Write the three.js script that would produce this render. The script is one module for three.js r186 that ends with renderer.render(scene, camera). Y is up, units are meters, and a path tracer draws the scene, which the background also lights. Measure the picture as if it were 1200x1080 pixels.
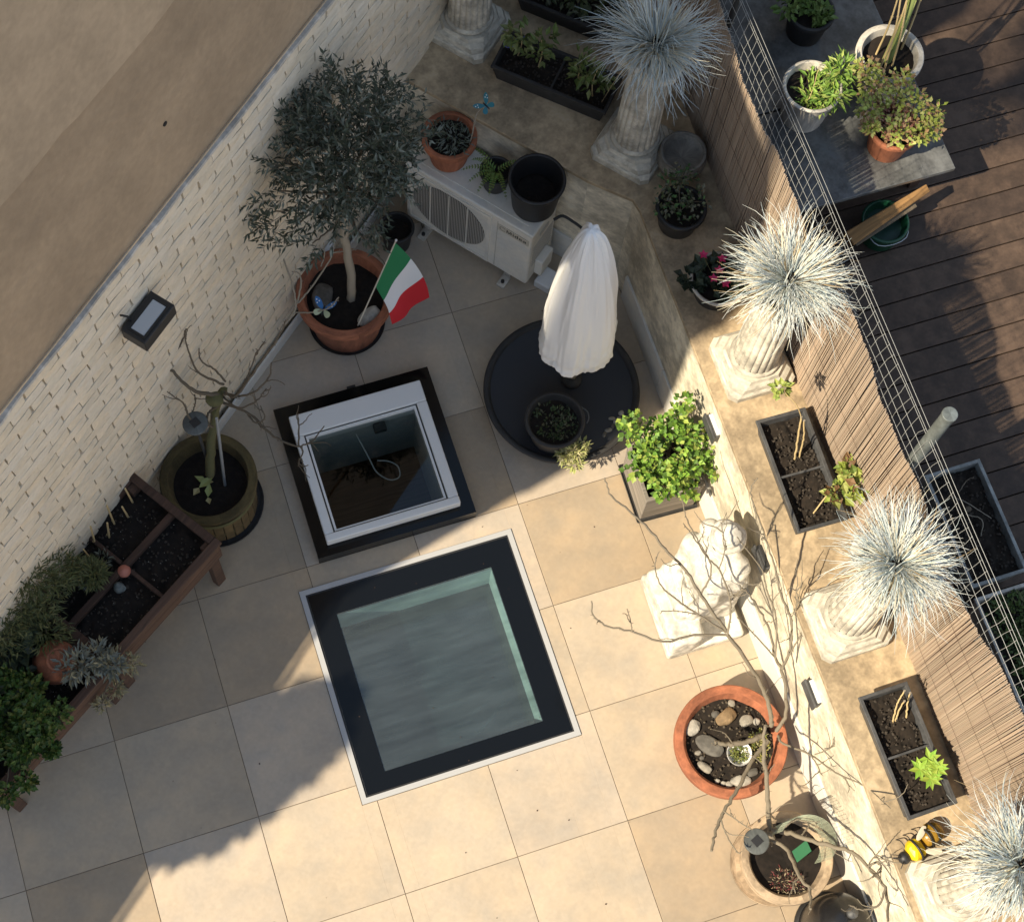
import * as THREE from 'three';
import { mergeGeometries } from 'three/addons/utils/BufferGeometryUtils.js';
import { RoundedBoxGeometry } from 'three/addons/geometries/RoundedBoxGeometry.js';
import { MarchingCubes } from 'three/addons/objects/MarchingCubes.js';

// ---------- camera, sky, sun, exposure ----------
const scene = new THREE.Scene();
const camera = new THREE.PerspectiveCamera(29.257, 1024 / 921, 0.1, 400);
camera.position.set(-1.455, 9.162, 2.714);
camera.up.set(0.27797, 0.33641, -0.89975);
camera.lookAt(-1.455 + 0.15396 * 9, 9.162 - 0.94016 * 9, 2.714 - 0.30396 * 9);
camera.updateProjectionMatrix();
scene.add(camera);

const renderer = new THREE.WebGLRenderer({ antialias: true });
renderer.setSize(1024, 921);
renderer.toneMapping = THREE.LinearToneMapping;
renderer.toneMappingExposure = 1.62;
renderer.shadowMap.enabled = true;

const SUN_EL = 44 * Math.PI / 180, SUN_H = [-0.9708, 0.2402];   // horizontal direction towards the sun
const sunDir = new THREE.Vector3(SUN_H[0] * Math.cos(SUN_EL), Math.sin(SUN_EL), SUN_H[1] * Math.cos(SUN_EL));
const sun = new THREE.DirectionalLight(new THREE.Color().setRGB(1.0, 0.865, 0.65), 5.0);
sun.position.copy(sunDir).multiplyScalar(30);
sun.target.position.set(0, 0, 0);
sun.castShadow = true;
sun.shadow.mapSize.set(4096, 4096);
Object.assign(sun.shadow.camera, { left: -9, right: 9, top: 9, bottom: -9, near: 1, far: 80 });
sun.shadow.radius = 1.2;
scene.add(sun, sun.target);

{ // clear sky, paler towards the horizon
  const W = 256, Hh = 128, d = new Float32Array(W * Hh * 4);
  for (let j = 0; j < Hh; j++) for (let i = 0; i < W; i++) {
    const e = Math.max(0, Math.sin((j + 0.5) / Hh * Math.PI - Math.PI / 2));
    const k = Math.pow(1 - e, 2.4), o = (j * W + i) * 4;
    d[o] = 0.27 + 0.72 * k; d[o + 1] = 0.38 + 0.64 * k; d[o + 2] = 0.565 + 0.50 * k; d[o + 3] = 1;
  }
  const t = new THREE.DataTexture(d, W, Hh, THREE.RGBAFormat, THREE.FloatType);
  t.mapping = THREE.EquirectangularReflectionMapping;
  t.magFilter = t.minFilter = THREE.LinearFilter; t.needsUpdate = true;
  scene.background = t; scene.environment = t;
  scene.backgroundIntensity = 0.68; scene.environmentIntensity = 0.68;
}

// ---------- helpers ----------
let _s = 12345;
const seed = s => { _s = s >>> 0; };
const rnd = () => { _s = (_s + 0x6D2B79F5) >>> 0; let t = _s; t = Math.imul(t ^ (t >>> 15), t | 1); t ^= t + Math.imul(t ^ (t >>> 7), t | 61); return ((t ^ (t >>> 14)) >>> 0) / 4294967296; };
const rr = (a, b) => a + (b - a) * rnd();
const V3 = (x, y, z) => new THREE.Vector3(x, y, z);
const hash = (x, y, s) => { let h = Math.imul(x, 374761393) + Math.imul(y, 668265263) + Math.imul(s, 974634377); h = Math.imul(h ^ (h >>> 13), 1274126177); return ((h ^ (h >>> 16)) >>> 0) / 4294967296; };
const sm = t => t * t * (3 - 2 * t);
function vn(x, y, px, py, s) { // periodic value noise
  const x0 = Math.floor(x), y0 = Math.floor(y), fx = sm(x - x0), fy = sm(y - y0);
  const m = (a, p) => ((a % p) + p) % p;
  const a = hash(m(x0, px), m(y0, py), s), b = hash(m(x0 + 1, px), m(y0, py), s), c = hash(m(x0, px), m(y0 + 1, py), s), e = hash(m(x0 + 1, px), m(y0 + 1, py), s);
  return a + (b - a) * fx + (c - a) * fy + (a - b - c + e) * fx * fy;
}
function fbm(u, v, fx, fy, oct, s) { let r = 0, a = 0.5, t = 0; for (let i = 0; i < oct; i++) { r += a * vn(u * fx, v * fy, fx, fy, s + i * 17); t += a; a *= 0.55; fx *= 2; fy *= 2; } return r / t; }
const n3 = (x, y, z, s = 1) => { // plain 3d value noise, 0..1
  const x0 = Math.floor(x), y0 = Math.floor(y), z0 = Math.floor(z), fx = sm(x - x0), fy = sm(y - y0), fz = sm(z - z0);
  const h = (a, b, c) => hash(x0 + a, y0 + b, s + (z0 + c) * 101), l = (a, b, t) => a + (b - a) * t;
  return l(l(l(h(0, 0, 0), h(1, 0, 0), fx), l(h(0, 1, 0), h(1, 1, 0), fx), fy), l(l(h(0, 0, 1), h(1, 0, 1), fx), l(h(0, 1, 1), h(1, 1, 1), fx), fy), fz);
};
function tex(size, fn, srgb = true) {
  const d = new Uint8Array(size * size * 4);
  for (let j = 0; j < size; j++) for (let i = 0; i < size; i++) {
    const c = fn((i + 0.5) / size, (j + 0.5) / size), o = (j * size + i) * 4;
    for (let k = 0; k < 3; k++) d[o + k] = Math.max(0, Math.min(255, Math.round((Array.isArray(c) ? c[k] : c) * 255)));
    d[o + 3] = 255;
  }
  const t = new THREE.DataTexture(d, size, size, THREE.RGBAFormat);
  t.wrapS = t.wrapT = THREE.RepeatWrapping; t.magFilter = THREE.LinearFilter; t.minFilter = THREE.LinearMipmapLinearFilter; t.generateMipmaps = true;
  if (srgb) t.colorSpace = THREE.SRGBColorSpace;
  t.needsUpdate = true; return t;
}
const rep = (t, x, y = x) => { const c = t.clone(); c.repeat.set(x, y); c.needsUpdate = true; return c; };
const lerp3 = (a, b, t) => [a[0] + (b[0] - a[0]) * t, a[1] + (b[1] - a[1]) * t, a[2] + (b[2] - a[2]) * t];
const step = (a, b, x) => sm(Math.max(0, Math.min(1, (x - a) / (b - a))));
const lin = (r, g, b) => new THREE.Color().setRGB(r, g, b);
const mat = (r, g, b, rough = 0.85, o = {}) => new THREE.MeshStandardMaterial({ color: lin(r, g, b), roughness: rough, side: THREE.DoubleSide, ...o });

// neutral detail maps multiply the base colour; a texture spans 1 m unless repeated
const T = {};
T.mottle = tex(512, (u, v) => { const a = fbm(u, v, 3, 3, 5, 3), b = fbm(u, v, 9, 9, 5, 9), c = fbm(u, v, 60, 60, 2, 21); const g = 0.86 + 0.14 * (0.45 * a + 0.55 * b) * 1.5 - 0.04 + (c - 0.5) * 0.05; const w = (b - 0.5) * 0.09; return [g + w * 0.2, g - w * 0.25, g - w * 0.9]; });
T.stain = tex(512, (u, v) => { const a = fbm(u, v, 4, 4, 5, 33), b = fbm(u, v, 22, 22, 4, 39), c = fbm(u, v, 90, 90, 2, 41); const g = 0.72 + 0.30 * step(0.25, 0.75, 0.6 * a + 0.4 * b) + (c - 0.5) * 0.14; return [g, g * 0.985, g * 0.955]; });
T.plaster = tex(512, (u, v) => { const a = fbm(u, v, 3, 4, 5, 53), b = fbm(u, v, 40, 40, 3, 59), c = fbm(u, v, 9, 5, 3, 61); const g = 0.86 + 0.13 * (a - 0.5) + 0.09 * (b - 0.5) + 0.06 * (c - 0.5); return [g, g * 0.985, g * 0.965]; });
T.grain = tex(512, (u, v) => { const w = fbm(u, v, 2, 4, 3, 71) * 0.12; const a = fbm(u, v + w, 3, 60, 4, 73), b = fbm(u, v, 6, 160, 2, 79); const g = 0.62 + 0.42 * a + 0.18 * (b - 0.5); return [g, g * 0.95, g * 0.9]; });
T.vein = tex(512, (u, v) => { const w = fbm(u, v, 3, 3, 4, 83); const a = fbm(u, v + 0.25 * w, 2, 14, 5, 87), b = fbm(u, v, 70, 70, 2, 89), h = step(0.66, 0.74, fbm(u, v, 12, 40, 3, 91)); const g = 0.82 + 0.20 * a + (b - 0.5) * 0.05 - 0.10 * h; return [g, g * (0.97 + 0.02 * a), g * (0.9 + 0.06 * a)]; });
T.bump = tex(512, (u, v) => fbm(u, v, 14, 14, 6, 101), false);
T.bumpFine = tex(512, (u, v) => fbm(u, v, 60, 60, 3, 107), false);
T.brickBump = tex(512, (u, v) => 0.6 * fbm(u, v, 7, 22, 5, 111) + 0.4 * fbm(u, v, 24, 40, 4, 113), false);
T.soil = tex(256, (u, v) => { const a = fbm(u, v, 20, 20, 4, 121), b = hash(Math.floor(u * 256), Math.floor(v * 256), 5); const g = 0.55 + 0.6 * a + (b > 0.988 ? 0.9 : 0); return [g, g * 0.95, g * 0.88]; });

const M = {
  tile: [[.505, .412, .302], [.535, .443, .335], [.44, .345, .24], [.525, .44, .345]].map(c => mat(...c, 0.62, { map: T.mottle, bumpMap: T.bumpFine, bumpScale: 0.0002 })),
  grout: mat(.19, .16, .125, 0.95, { map: T.stain }),
  brick: [[.84, .735, .57], [.825, .715, .545], [.85, .75, .595]].map(c => mat(...c, 0.9, { map: T.mottle, bumpMap: T.brickBump, bumpScale: 0.016 })),
  mortar: mat(.83, .725, .56, 0.95, { map: T.mottle, bumpMap: T.brickBump, bumpScale: 0.016 }),
  plaster: mat(.62, .49, .345, 0.95, { map: T.plaster, bumpMap: T.bump, bumpScale: 0.003 }),
  plaster2: mat(.51, .395, .272, 0.95, { map: T.plaster, bumpMap: T.bump, bumpScale: 0.006 }),
  coping: mat(.70, .70, .69, 0.7, { map: T.stain }),
  trav: mat(.80, .745, .625, 0.8, { map: T.stain, bumpMap: T.bumpFine, bumpScale: 0.001 }),
  skirt: mat(.75, .735, .68, 0.75, { map: T.mottle }),
  ledge: mat(.52, .415, .285, 0.85, { map: T.stain, bumpMap: T.bump, bumpScale: 0.002 }),
  stone: mat(.66, .635, .565, 0.9, { map: T.stain, bumpMap: T.bumpFine, bumpScale: 0.0003 }),
  whiteStone: mat(.80, .785, .74, 0.85, { map: T.stain, bumpMap: T.bump, bumpScale: 0.0012 }),
  deck: [[.092, .060, .043], [.078, .051, .038], [.103, .068, .049]].map(c => mat(...c, 0.7, { map: T.stain, bumpMap: T.grain, bumpScale: 0.0008 })),
  dark: mat(.02, .018, .016, 0.95),
  wood: mat(.125, .076, .055, 0.8, { map: T.grain, bumpMap: T.grain, bumpScale: 0.001 }),
  woodDark: mat(.085, .05, .036, 0.85, { map: T.grain, bumpMap: T.grain, bumpScale: 0.001 }),
  soil: mat(.015, .011, .009, 1, { map: rep(T.soil, 3) }),
  soilBrown: mat(.022, .017, .013, 1, { map: rep(T.soil, 3) }),
  crumb: mat(.05, .04, .031, 1),
  terra: mat(.41, .15, .080, 0.85, { map: T.stain, bumpMap: T.bumpFine, bumpScale: 0.0008 }),
  terraOld: mat(.38, .145, .082, 0.9, { map: T.stain, bumpMap: T.bumpFine, bumpScale: 0.001 }),
  tan: mat(.50, .39, .28, 0.85, { map: T.stain }),
  black: mat(.018, .018, .019, 0.5),
  blackRough: mat(.035, .035, .037, 0.7, { map: T.stain }),
  greyPlastic: mat(.085, .09, .10, 0.55, { map: T.stain }),
  greyPot: mat(.33, .33, .32, 0.75, { map: T.grain }),
  palePlastic: mat(.34, .37, .38, 0.6, { map: T.stain }),
  whitePaint: mat(.74, .74, .73, 0.45), frameGrey: mat(.41, .415, .42, 0.4),
  whitePot: mat(.66, .64, .60, 0.75, { map: T.stain }),
  acBody: mat(.80, .77, .69, 0.5, { map: T.mottle }),
  acGrille: mat(.42, .40, .36, 0.6),
  enamel: new THREE.MeshPhysicalMaterial({ color: lin(.004, .0045, .005), roughness: 0.1, specularIntensity: 0.6 }),
  metal: mat(.42, .45, .47, 0.45, { metalness: 0.6 }),
  galv: mat(.23, .27, .285, 0.55, { metalness: 0.35, map: T.stain }),
  wire: mat(.40, .41, .40, 0.5, { metalness: 0.4 }),
  bark: mat(.12, .095, .065, 0.95, { bumpMap: rep(T.bump, 4), bumpScale: 0.003 }),
  barkMid: mat(.20, .17, .125, 0.95, { bumpMap: rep(T.bump, 4), bumpScale: 0.003 }),
  barkPale: mat(.30, .26, .20, 0.95, { bumpMap: rep(T.bump, 4), bumpScale: 0.002 }),
  barkGreen: mat(.11, .105, .045, 0.95, { bumpMap: rep(T.bump, 4), bumpScale: 0.003 }),
  cane: mat(.50, .38, .19, 0.8),
  leaf: new THREE.MeshStandardMaterial({ vertexColors: true, roughness: 0.6, side: THREE.DoubleSide }),
  blade: new THREE.MeshStandardMaterial({ vertexColors: true, roughness: 0.8, side: THREE.DoubleSide }),
  vc: new THREE.MeshStandardMaterial({ vertexColors: true, roughness: 0.85, side: THREE.DoubleSide }),
  slate: mat(.17, .18, .19, 0.16, { map: T.stain }),
  pebble: [[.38, .36, .32], [.15, .145, .135], [.52, .50, .46], [.30, .21, .12]].map(c => mat(...c, 0.85, { map: T.stain })),
};

const used = {};
const numbered = n => { const k = used[n] = (used[n] ?? -1) + 1; return k ? `${n}_${String(k).padStart(3, '0')}` : n; };
function tagged(o, name, label, category, group) { o.name = numbered(name); o.userData.label = label; if (category) o.userData.category = category; if (group) o.userData.group = group; scene.add(o); return o; }
function thing(name, label, category, pos = [0, 0, 0], turn = 0, group) { const g = new THREE.Group(); g.position.set(...pos); g.rotation.y = turn; return tagged(g, name, label, category, group); }
function part(parent, name, geo, material, pos, rot) {
  const m = new THREE.Mesh(geo, material); m.name = name; m.castShadow = m.receiveShadow = true;
  if (pos) m.position.set(...pos); if (rot) m.rotation.set(...rot);
  parent.add(m); return m;
}
const stuff = m => { m.userData.kind = 'stuff'; return m; };
function structure(name) { const g = new THREE.Group(); g.name = numbered(name); g.userData.kind = 'structure'; scene.add(g); return g; }
// uv in metres by dominant normal axis
function triUV(g, ou = 0, ov = 0) {
  if (g.index) g = g.toNonIndexed();
  const p = g.attributes.position, n = g.attributes.normal, uv = new Float32Array(p.count * 2);
  for (let i = 0; i < p.count; i++) {
    const ax = Math.abs(n.getX(i)), ay = Math.abs(n.getY(i)), az = Math.abs(n.getZ(i)); let a, b;
    if (ay >= ax && ay >= az) { a = p.getX(i); b = p.getZ(i); } else if (ax >= az) { a = p.getZ(i); b = p.getY(i); } else { a = p.getX(i); b = p.getY(i); }
    uv[2 * i] = a + ou; uv[2 * i + 1] = b + ov;
  }
  g.setAttribute('uv', new THREE.BufferAttribute(uv, 2)); return g;
}
const moved = (g, x = 0, y = 0, z = 0, rx = 0, ry = 0, rz = 0) => { g.applyMatrix4(new THREE.Matrix4().compose(V3(x, y, z), new THREE.Quaternion().setFromEuler(new THREE.Euler(rx, ry, rz)), V3(1, 1, 1))); return g; };
const box = (w, h, d, r = 0.004, seg = 1) => triUV(r ? new RoundedBoxGeometry(w, h, d, seg, Math.min(r, w / 2.1, h / 2.1, d / 2.1)) : new THREE.BoxGeometry(w, h, d), rnd() * 3, rnd() * 3);
const merge = list => { const l = list.map(g => { const q = g.index ? g.toNonIndexed() : g; for (const k of Object.keys(q.attributes)) if (!['position', 'normal', 'uv', 'color'].includes(k)) q.deleteAttribute(k); return q; }); return mergeGeometries(l, false); };
// geometry builder for leaves, blades, twigs
class GB {
  constructor() { this.p = []; this.n = []; this.u = []; this.c = []; this.hasC = false; }
  v(P, N, uv, c) { this.p.push(P.x, P.y, P.z); this.n.push(N.x, N.y, N.z); this.u.push(uv[0], uv[1]); if (c) { this.hasC = true; this.c.push(c[0], c[1], c[2]); } }
  tri(a, b, c, col, uvs) { const N = V3(0, 0, 0).crossVectors(b.clone().sub(a), c.clone().sub(a)).normalize(); const q = uvs || [[0, 0], [1, 0], [0, 1]]; this.v(a, N, q[0], col); this.v(b, N, q[1], col); this.v(c, N, q[2], col); }
  quad(a, b, c, d, col) { this.tri(a, b, c, col); this.tri(a, c, d, col); }
  // leaf from base P along dir D, width w, length l, face normal hint Nn
  leaf(P, D, Nn, l, w, col, fold = 0.25, droop = 0.2) {
    const d = D.clone().normalize(), s = V3(0, 0, 0).crossVectors(d, Nn).normalize(); if (!isFinite(s.x) || s.lengthSq() < 0.1) s.set(1, 0, 0);
    const n = V3(0, 0, 0).crossVectors(s, d).normalize();
    const m = P.clone().addScaledVector(d, l * 0.45).addScaledVector(n, -fold * w), t = P.clone().addScaledVector(d, l).addScaledVector(n, -droop * l);
    const L = P.clone().addScaledVector(d, l * 0.42).addScaledVector(s, w / 2), R = P.clone().addScaledVector(d, l * 0.42).addScaledVector(s, -w / 2);
    const c2 = [col[0] * 0.9, col[1] * 0.92, col[2] * 0.9];
    this.tri(P, m, L, col); this.tri(L, m, t, col); this.tri(P, R, m, c2); this.tri(m, R, t, c2);
  }
  // flat arching blade through points
  blade(pts, w, col) {
    for (let i = 0; i < pts.length - 1; i++) {
      const a = pts[i], b = pts[i + 1], d = b.clone().sub(a), s = V3(-d.z, 0, d.x); if (s.lengthSq() < 1e-9) s.set(1, 0, 0); s.normalize();
      const w0 = w * (1 - i / (pts.length - 1)) * 0.5 + 0.0004, w1 = w * (1 - (i + 1) / (pts.length - 1)) * 0.5 + 0.0004;
      this.quad(a.clone().addScaledVector(s, w0), a.clone().addScaledVector(s, -w0), b.clone().addScaledVector(s, -w1), b.clone().addScaledVector(s, w1), col);
    }
  }
  // tapered tube with smooth normals
  tube(pts, r0, r1, seg = 6, col) {
    const n = pts.length, rings = []; let len = 0, prevS = V3(1, 0, 0);
    for (let i = 0; i < n; i++) {
      const d = pts[Math.min(i + 1, n - 1)].clone().sub(pts[Math.max(i - 1, 0)]).normalize();
      let s = prevS.clone().addScaledVector(d, -prevS.dot(d)); if (s.lengthSq() < 1e-4) s = V3(0, 0, 1).addScaledVector(d, -d.z); s.normalize(); prevS = s;
      const t = V3(0, 0, 0).crossVectors(d, s), r = r0 + (r1 - r0) * i / (n - 1), ring = [];
      if (i) len += pts[i].distanceTo(pts[i - 1]);
      for (let k = 0; k <= seg; k++) { const a = k / seg * Math.PI * 2, nn = s.clone().multiplyScalar(Math.cos(a)).addScaledVector(t, Math.sin(a)); ring.push([pts[i].clone().addScaledVector(nn, r), nn, [k / seg * 6.28 * r0, len]]); }
      rings.push(ring);
    }
    for (let i = 0; i < n - 1; i++) for (let k = 0; k < seg; k++) { const a = rings[i][k], b = rings[i][k + 1], c = rings[i + 1][k + 1], e = rings[i + 1][k]; for (const q of [a, b, c, a, c, e]) this.v(q[0], q[1], q[2], col); }
    for (const [i, sg] of [[0, -1], [n - 1, 1]]) { const d = pts[i].clone().sub(pts[i ? i - 1 : 1]).normalize(); for (let k = 0; k < seg; k++) { this.v(pts[i], d, [0, 0], col); this.v(rings[i][k][0], d, [0, 0], col); this.v(rings[i][k + 1][0], d, [0, 0], col); } }
    return this;
  }
  build() { const g = new THREE.BufferGeometry(); g.setAttribute('position', new THREE.Float32BufferAttribute(this.p, 3)); g.setAttribute('normal', new THREE.Float32BufferAttribute(this.n, 3)); g.setAttribute('uv', new THREE.Float32BufferAttribute(this.u, 2)); if (this.hasC) g.setAttribute('color', new THREE.Float32BufferAttribute(this.c, 3)); return g; }
}
const curve = (pts, n = 12) => new THREE.CatmullRomCurve3(pts.map(p => Array.isArray(p) ? V3(...p) : p)).getPoints(n);
const tubeGeo = (pts, r0, r1 = r0, n = 12, seg = 8) => new GB().tube(pts.length > 2 ? curve(pts, n) : pts.map(p => V3(...p)), r0, r1, seg).build();
function lathe(profile, seg = 48, uvs = true) { const g = new THREE.LatheGeometry(profile.map(([x, y]) => new THREE.Vector2(x, y)), seg); const R = Math.max(...profile.map(p => p[0])); if (uvs) { let L = 0; for (let i = 1; i < profile.length; i++) L += Math.hypot(profile[i][0] - profile[i - 1][0], profile[i][1] - profile[i - 1][1]); const uv = g.attributes.uv; for (let i = 0; i < uv.count; i++) uv.setXY(i, uv.getX(i) * 6.28 * R, uv.getY(i) * L); } return g; }
// open pot: outer radius rt at the rim, rb at the foot, height h, wall w, rim band rw x rh
function potGeo(rt, rb, h, w = 0.012, rw = 0.01, rh = 0.03, seg = 56) {
  return lathe([[0.001, 0.004], [rb - 0.004, 0], [rb, 0.004], [rt - 0.003, h - rh - 0.003], [rt + rw * 0.8, h - rh], [rt + rw, h - rh + 0.004], [rt + rw, h - 0.005], [rt + rw - 0.005, h], [rt - w + 0.004, h], [rt - w, h - 0.004], [Math.max(rb, rt * 0.8) - w, h * 0.45]].map(([a, b]) => [Math.max(a, 0.001), b]), seg);
}
function soilGeo(r, amp = 0.012, f = 18, sd = 1) {
  const g = new THREE.RingGeometry(0.0001, r, 40, 14); g.rotateX(-Math.PI / 2); const p = g.attributes.position;
  for (let i = 0; i < p.count; i++) { const x = p.getX(i), z = p.getZ(i); p.setY(i, (n3(x * f, 0, z * f, sd) - 0.5) * amp * 2 + (n3(x * f * 3, 3, z * f * 3, sd) - 0.5) * amp); }
  g.computeVertexNormals(); const uv = g.attributes.uv; for (let i = 0; i < uv.count; i++) uv.setXY(i, p.getX(i), p.getZ(i)); return g;
}
function crumbs(n, place, smin, smax) { // small soil crumbs
  const gs = []; const base = new THREE.IcosahedronGeometry(1, 0);
  for (let i = 0; i < n; i++) { const g = base.clone(), s = rr(smin, smax); g.scale(s * rr(.7, 1.3), s * rr(.5, 1), s * rr(.7, 1.3)); const q = place(); moved(g, q[0], q[1], q[2], rnd() * 6, rnd() * 6, rnd() * 6); gs.push(g); }
  return merge(gs);
}
function pebbleGeo(a, b, c, sd) { const g = new THREE.IcosahedronGeometry(1, 3), p = g.attributes.position; for (let i = 0; i < p.count; i++) { const x = p.getX(i), y = p.getY(i), z = p.getZ(i), k = 0.82 + 0.36 * n3(x * 1.4 + sd, y * 1.4, z * 1.4, sd); p.setXYZ(i, x * k * a, y * k * b, z * k * c); } g.computeVertexNormals(); return triUV(g); }
const flatPoly = (pts, y0, y1, bevel = 0) => { // pts in x,z; extruded from y0 to y1
  const s = new THREE.Shape(pts.map(([x, z]) => new THREE.Vector2(x, -z)));
  const g = new THREE.ExtrudeGeometry(s, { depth: y1 - y0 - 2 * bevel, bevelEnabled: bevel > 0, bevelThickness: bevel, bevelSize: bevel, bevelOffset: -bevel, bevelSegments: 1, steps: 1 });
  g.rotateX(-Math.PI / 2); g.translate(0, y0 + bevel, 0); return g;
};

// ---------- setting ----------
const clip = (poly, nx, nz, d) => { // keep nx*x+nz*z >= d
  const out = []; for (let i = 0; i < poly.length; i++) { const a = poly[i], b = poly[(i + 1) % poly.length], da = nx * a[0] + nz * a[1] - d, db = nx * b[0] + nz * b[1] - d; if (da >= 0) out.push(a); if ((da >= 0) !== (db >= 0)) { const t = da / (da - db); out.push([a[0] + (b[0] - a[0]) * t, a[1] + (b[1] - a[1]) * t]); } } return out;
};
const area = p => { let s = 0; for (let i = 0; i < p.length; i++) { const a = p[i], b = p[(i + 1) % p.length]; s += a[0] * b[1] - a[1] * b[0]; } return Math.abs(s) / 2; };
function minusRect(poly, [x0, x1, z0, z1]) { // convex polygon minus rectangle -> pieces
  const res = []; let p = poly; const q = (nx, nz, d) => { const o = clip(p, nx, nz, d); if (o.length > 2 && area(o) > 2e-5) res.push(o); p = clip(p, -nx, -nz, -d); };
  q(-1, 0, -x0); if (p.length > 2) q(1, 0, x1); if (p.length > 2) q(0, -1, -z0); if (p.length > 2) q(0, 1, z1); return res;
}
const SK1 = [-1.278, -0.085, 0.122, 1.306], SK2 = [-1.13, -0.245, -0.89, 0.0];
const wallA = [-1.314, -1.036], wallD = [0.767, -0.642], wallN = [0.642, 0.767], wallTurn = Math.atan2(0.642, 0.767);
{ // screed under the tiles: one big sheet with two openings
  const g = structure('ground');
  const s = new THREE.Shape([[-40, -40], [40, -40], [40, 40], [-40, 40]].map(p => new THREE.Vector2(...p)));
  for (const [x0, x1, z0, z1] of [SK1, SK2]) s.holes.push(new THREE.Path([[x0 + .02, -z0 - .02], [x0 + .02, -z1 + .02], [x1 - .02, -z1 + .02], [x1 - .02, -z0 - .02]].map(p => new THREE.Vector2(...p))));
  const geo = new THREE.ExtrudeGeometry(s, { depth: 0.1, bevelEnabled: false }); geo.rotateX(-Math.PI / 2); geo.translate(0, -0.1035, 0);
  part(g, 'screed', triUV(geo), M.grout);
}
{
  seed(5); const g = structure('terrace_floor'); const S = 0.6, J = 0.0016;
  const tone = { '0,0': 2, '0,1': 1, '0,2': 0, '0,3': 2, '-1,2': 3, '-1,3': 1, '-2,3': 1, '-2,2': 1, '-3,2': 1, '1,1': 0, '0,-1': 3 };
  for (let r = -5; r < 6; r++) for (let c = -7; c < 2; c++) {
    let p = [[c * S + J, r * S + J], [(c + 1) * S - J, r * S + J], [(c + 1) * S - J, (r + 1) * S - J], [c * S + J, (r + 1) * S - J]];
    p = clip(p, wallN[0], wallN[1], wallN[0] * wallA[0] + wallN[1] * wallA[1] - 0.01); if (p.length < 3) continue;
    p = clip(p, -1, 0, -0.965); if (p.length < 3 || area(p) < 1e-4) continue;
    let ps = minusRect(p, [SK1[0] - .003, SK1[1] + .003, SK1[2] - .003, SK1[3] + .003]); ps = ps.flatMap(q => minusRect(q, [SK2[0] + .01, SK2[1] - .01, SK2[2] + .01, SK2[3] - .01]));
    const dy = rr(-0.0006, 0.0006), ou = rnd() * 5, ov = rnd() * 5, k = tone[`${c},${r}`] ?? Math.floor(rnd() * 4);
    const gs = ps.map(q => flatPoly(q, -0.012, dy, ps.length > 1 ? 0.0008 : 0.0012)).map(q => triUV(q, ou, ov));
    if (gs.length) part(g, 'floor_tile', gs.length > 1 ? merge(gs) : gs[0], M.tile[k]);
  }
}
{ // bits of dry debris blown over the tiles
  seed(6); const m = part(scene, 'x', crumbs(80, () => { const z = rr(-1.6, 3.0), x = rr(-2.4, .9); return [x, .0025, z]; }, .0015, .0042), M.woodDark); m.name = 'floor_debris'; m.userData = { label: 'specks of dry leaf debris scattered on the floor tiles', category: 'debris', kind: 'stuff' };
}
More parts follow.
